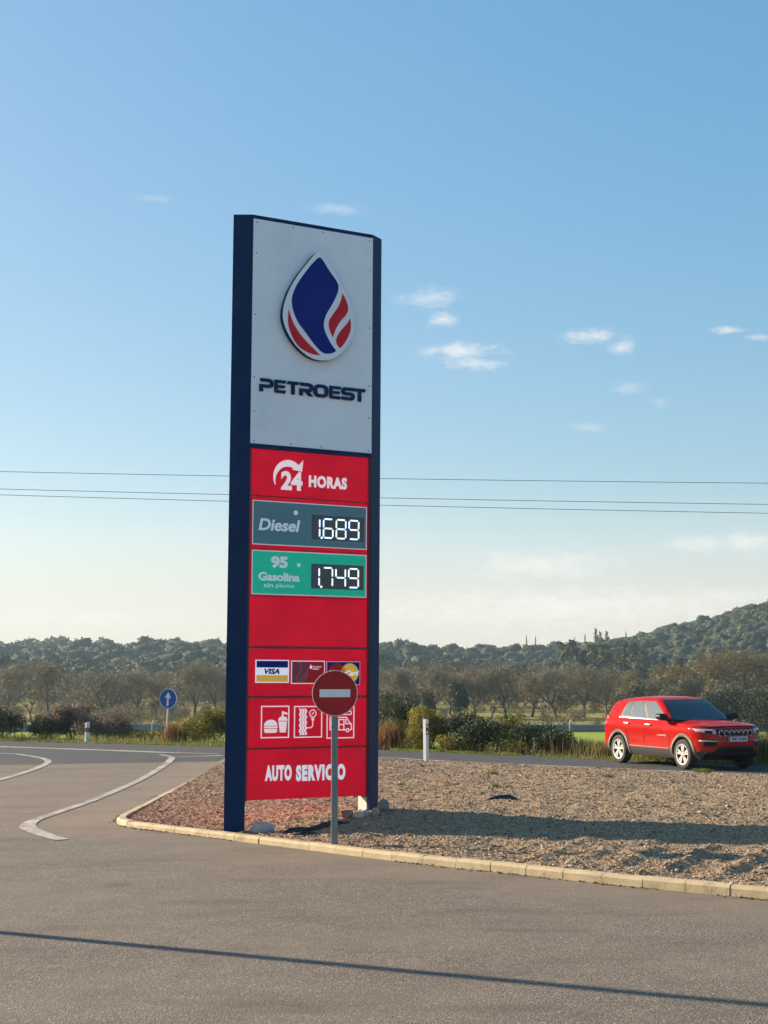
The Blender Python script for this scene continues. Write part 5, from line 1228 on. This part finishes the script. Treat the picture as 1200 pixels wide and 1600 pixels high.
# dark green belt of evergreens below the palms and behind the bare trees
for k, (px_, dist, w, h, lb) in enumerate([(862, 296, 6.0, 6.0, 'dark evergreen crown below the leftmost palm'), (905, 300, 6.5, 6.2, 'dark evergreen crown under the left half of the palm grove'), (948, 292, 7.0, 6.8, 'broad dark evergreen crown under the middle of the palm grove'), (990, 296, 7.0, 7.2, 'tallest dark evergreen crown, above the rear end of the car'), (1028, 302, 6.5, 6.6, 'dark evergreen crown above the middle of the car roof, behind the golden ones'), (1062, 298, 6.0, 6.2, 'dark evergreen crown at the right end of the dark belt'),
        (640, 330, 9, 8.2, 'large dark crown at the hill foot just right of the totem'), (702, 335, 9, 8.6, 'large dark crown at the hill foot above the columnar evergreen'), (765, 330, 10, 8.0, 'large dark crown at the hill foot between columnar evergreen and palms'), (826, 335, 8, 7.2, 'rounded dark crown at the hill foot left of the palms')]):
    crown_tree('evergreen_tree', px_, dist, w, h, M_PINE, lb, 120 + k, .30, 3600, base=.0)

# ---------------------------------------------------------------- palms
M_FROND = leaf_mat('palm_frond', [(.012, .022, .010), (.05, .062, .018), (.30, .28, .08)], .35)  # palest stop paints sunlit fronds into the colour, picked at random
M_PTRUNK = simple('palm_trunk', (.10, .085, .07), .9, 0, .2, .25, 3)
def palm_meshes(seed, h, crown):
    r_ = np.random.default_rng(seed); mb = MB(); mb.tube([(0, 0, -.4), (.1, 0, h * .5), (.05, .05, h)], [.26, .2, .2], 7); V = []; Fs = []
    for k in range(46):
        a = r_.uniform(0, 6.28); el = r_.uniform(-1.0, 1.35); L = crown * r_.uniform(.75, 1.1); d = np.array((math.cos(a) * math.cos(el), math.sin(a) * math.cos(el), math.sin(el)))
        base = np.array((.05, .05, h)); mid = base + d * L * .55; tip = base + d * L + np.array((0, 0, -L * .28)); sd = np.cross(d, (0, 0, 1)); sd /= np.linalg.norm(sd) + 1e-6
        n0 = len(V); V += [base, mid + sd * L * .20, tip + sd * L * .05, tip - sd * L * .05, mid - sd * L * .20]; Fs += [(n0, n0 + 1, n0 + 4), (n0 + 1, n0 + 2, n0 + 4), (n0 + 2, n0 + 3, n0 + 4)]
    return mb.mesh('trunk', M_PTRUNK, True), np_mesh('fronds', np.array(V), np.array(Fs), M_FROND)
PM = [palm_meshes(5 + k, 6.5, 3.0) for k in range(4)]
PALMS = [(879, 1020, 385), (893, 1017, 380), (911, 1033, 384), (925, 1020, 388), (932, 1042, 372), (943, 1022, 392), (950, 1034, 378), (975, 1020, 390), (990, 1020, 386), (1003, 1034, 380), (968, 1038, 384), (1037, 1042, 386), (1063, 1044, 384), (1093, 1040, 388), (1118, 1045, 386), (1130, 1040, 392)]
order = sorted(range(len(PALMS)), key=lambda i: PALMS[i][0])
for j, i in enumerate(order):
    px_, py_, d_ = PALMS[i]; x = (px_ - 600) / 2400 * d_; g = float(terrain_z(x, d_)); ztop = CAM_H - (py_ - 4 - 1042) * d_ / 2400; s_ = max(.6, (ztop - g) / 6.5)
    t = empty('palm_tree', (x, d_, g), (0, 0, i * 1.1)); t.scale = (1.0, 1.0, s_); a_ = obj('trunk', PM[i % 4][0], t); b_ = obj('fronds', PM[i % 4][1], t)
    b_.scale = (1.0, 1.0, 1 / s_); b_.location = (0, 0, 6.5 - 6.5 / s_)
    lb = 'fan palm in the grove at the hill foot, %s' % ((ORD[j] + ' from the left') if j < 8 else (ORD[15 - j] + ' from the right' if j < 15 else 'rightmost of all'))
    tag(t, lb, 'palm tree', 'palm grove at the foot of the hill')

# ---------------------------------------------------------------- wooded hills (one mass) and ridge-line trees
M_HILL = leaf_mat('hill_foliage', [(.010, .024, .012), (.022, .042, .018), (.042, .060, .024), (.085, .095, .04)], .1, .85, True)  # wide ramp paints sunlit and shaded crowns into the colour
def hill_crown(seed):
    """lumpy crown: a knobbly core with leaf tufts standing off it"""
    r_ = np.random.default_rng(seed); bm = bmesh.new(); bmesh.ops.create_icosphere(bm, subdivisions=3, radius=.5)
    bumps = [(Vector(r_.normal(0, 1, 3)).normalized(), r_.uniform(.05, .17), r_.uniform(8, 26)) for _ in range(24)]
    for v in bm.verts:
        d = v.co.normalized(); k = .36 + sum(a * math.exp(-c * (1 - d.dot(q))) for q, a, c in bumps) + r_.normal(0, .03)
        v.co = Vector((d.x * k, d.y * k, max(-.12, d.z * k * .92) + .38))
    V = np.array([tuple(v.co) for v in bm.verts]); F1 = np.array([[v.index for v in f.verts] for f in bm.faces]); bm.free()
    pick = r_.integers(0, len(V), 230); nd = V[pick] - np.array((0, 0, .35)); nd /= np.linalg.norm(nd, axis=1, keepdims=True) + 1e-6
    V2, F2 = leaf_quads(V[pick] + nd * .02, nd, .11 * rng.uniform(.6, 1.3, len(pick)), .7, .8)
    F2 = np.concatenate([F2[:, [0, 1, 2]], F2[:, [0, 2, 3]]]) + len(V)
    return np_mesh('crown', np.concatenate([V, V2]), np.concatenate([F1, F2]), M_HILL)
HC = [hill_crown(80 + k) for k in range(6)]
pts = []; scl = []
for yb in np.arange(345, 715, 4.2):
    hw = yb * .34 + 45; sp_ = 4.1
    xb = np.arange(-hw, hw, sp_); xb = xb + rng.uniform(-2.4, 2.4, len(xb)); yy = yb + rng.uniform(-2.4, 2.4, len(xb))
    dn = vnoise(xb, yy, 26, 77); kp = (rng.uniform(0, 1, len(xb)) < .55 + .5 * dn) & ((yy > 398) | (xb < 36) & (yy > 352))
    xb, yy, dn = xb[kp], yy[kp], dn[kp]; left = sstep(xb, 40, -30)
    w = rng.uniform(2.7, 5.2, len(xb)) * (1 + .7 * left) * np.where(rng.uniform(0, 1, len(xb)) < .12, 1.35, 1.0); h = w * rng.uniform(.75, 1.15, len(xb))
    pts.append(np.stack([xb, yy, terrain_z(xb, yy) - .4], 1)); scl.append(np.stack([w * 1.15, w * 1.15, h], 1))
pts = np.concatenate(pts); scl = np.concatenate(scl)
gn_scatter('hill_woodland', pts, np.stack([0 * pts[:, 0], 0 * pts[:, 0], rng.uniform(0, 6.28, len(pts))], 1), scl, HC, 'dense evergreen woodland covering the hills', 'woodland')
M_SCRUB = leaf_mat('field_scrub', [(.07, .075, .04), (.115, .11, .06), (.17, .15, .08), (.10, .12, .05)], .25, .8, True)
SC = [foliage_mesh('crown', 380, random_lobes(1., 1., 8, 90 + k), .10, M_SCRUB, .45, .9, .35) for k in range(5)]
n = 950; sxx = rng.uniform(-130, 125, n); syy = rng.uniform(222, 345, n); w = rng.uniform(3.5, 6.5, n)
sx2 = np.where(rng.uniform(0, 1, 190) < .7, rng.uniform(-52, -18, 190), rng.uniform(-5, 48, 190)); sy2 = rng.uniform(160, 225, 190); w2 = rng.uniform(1.0, 2.6, 190)
P_ = np.concatenate([np.stack([sxx, syy, terrain_z(sxx, syy) - .2], 1), np.stack([sx2, sy2, terrain_z(sx2, sy2) - .1], 1)])
S_ = np.concatenate([np.stack([w, w, w * rng.uniform(.7, 1.05, n)], 1), np.stack([w2, w2, w2 * .8], 1)])
gn_scatter('scrub', P_, np.stack([0 * P_[:, 0], 0 * P_[:, 0], rng.uniform(0, 6.28, len(P_))], 1), S_, SC, 'grey brown scrub filling the ground behind the bare trees', 'scrub')
def ridge_tree(kind, px_, py_, dist, h, label):
    x = (px_ - 600) / 2400 * dist; ztop = CAM_H - (py_ - 1042) * dist / 2400; t = empty(kind, (x, dist, ztop - h))
    if kind == 'palm_tree':
        s_ = h / 6.5; t.scale = (.6, .6, s_ * .9); obj('trunk', PM[0][0], t); q = obj('fronds', PM[0][1], t)
    else:
        obj('crown', foliage_mesh('crown', 300, [(0, 0, h * .5, h * .03, h * .03, h * .5)], h * .045, M_PINE, .6, .8, .4), t); mb = MB(); mb.tube([(0, 0, -1), (0, 0, h * .6)], [h * .02, h * .01], 5); mb.build('trunk', M_BARK, t)
    tag(t, label, 'palm tree' if kind == 'palm_tree' else 'cypress', 'single trees on the ridge')
for a in (('palm_tree', 930, 989, 650, 11, 'tallest palm on the ridge line at right'), ('palm_tree', 937, 993, 655, 9, 'palm just right of the tallest ridge palm'), ('palm_tree', 947, 992, 652, 9, 'palm second to the right of the tallest ridge palm'),
          ('cypress_tree', 913, 991, 648, 11, 'cypress just left of the tallest ridge palm'), ('cypress_tree', 897, 994, 650, 10, 'thin cypress second to the left of the tallest ridge palm'), ('cypress_tree', 836, 994, 650, 10, 'thin cypress on the ridge midway, right one of a pair'), ('cypress_tree', 822, 993, 650, 10, 'thin cypress on the ridge midway, left one of a pair'), ('cypress_tree', 977, 985, 650, 8, 'small cypress right of the ridge palms')): ridge_tree(*a)

# ---------------------------------------------------------------- haze
hz = MB(); hz.box(-540, 540, -110, 980, -9, 82)
m = bpy.data.materials.new('haze_air'); m.use_nodes = True; nn = m.node_tree.nodes; nn.clear()
mo = nn.new('ShaderNodeOutputMaterial'); pv = nn.new('ShaderNodeVolumePrincipled'); pv.inputs['Color'].default_value = (.60, .80, 1.0, 1); pv.inputs['Density'].default_value = .00023; pv.inputs['Anisotropy'].default_value = .35
m.node_tree.links.new(pv.outputs[0], mo.inputs['Volume'])
HAZE = hz.build('haze', m); tag(HAZE, 'pale blue air haze over the whole valley', 'haze', kind='stuff')
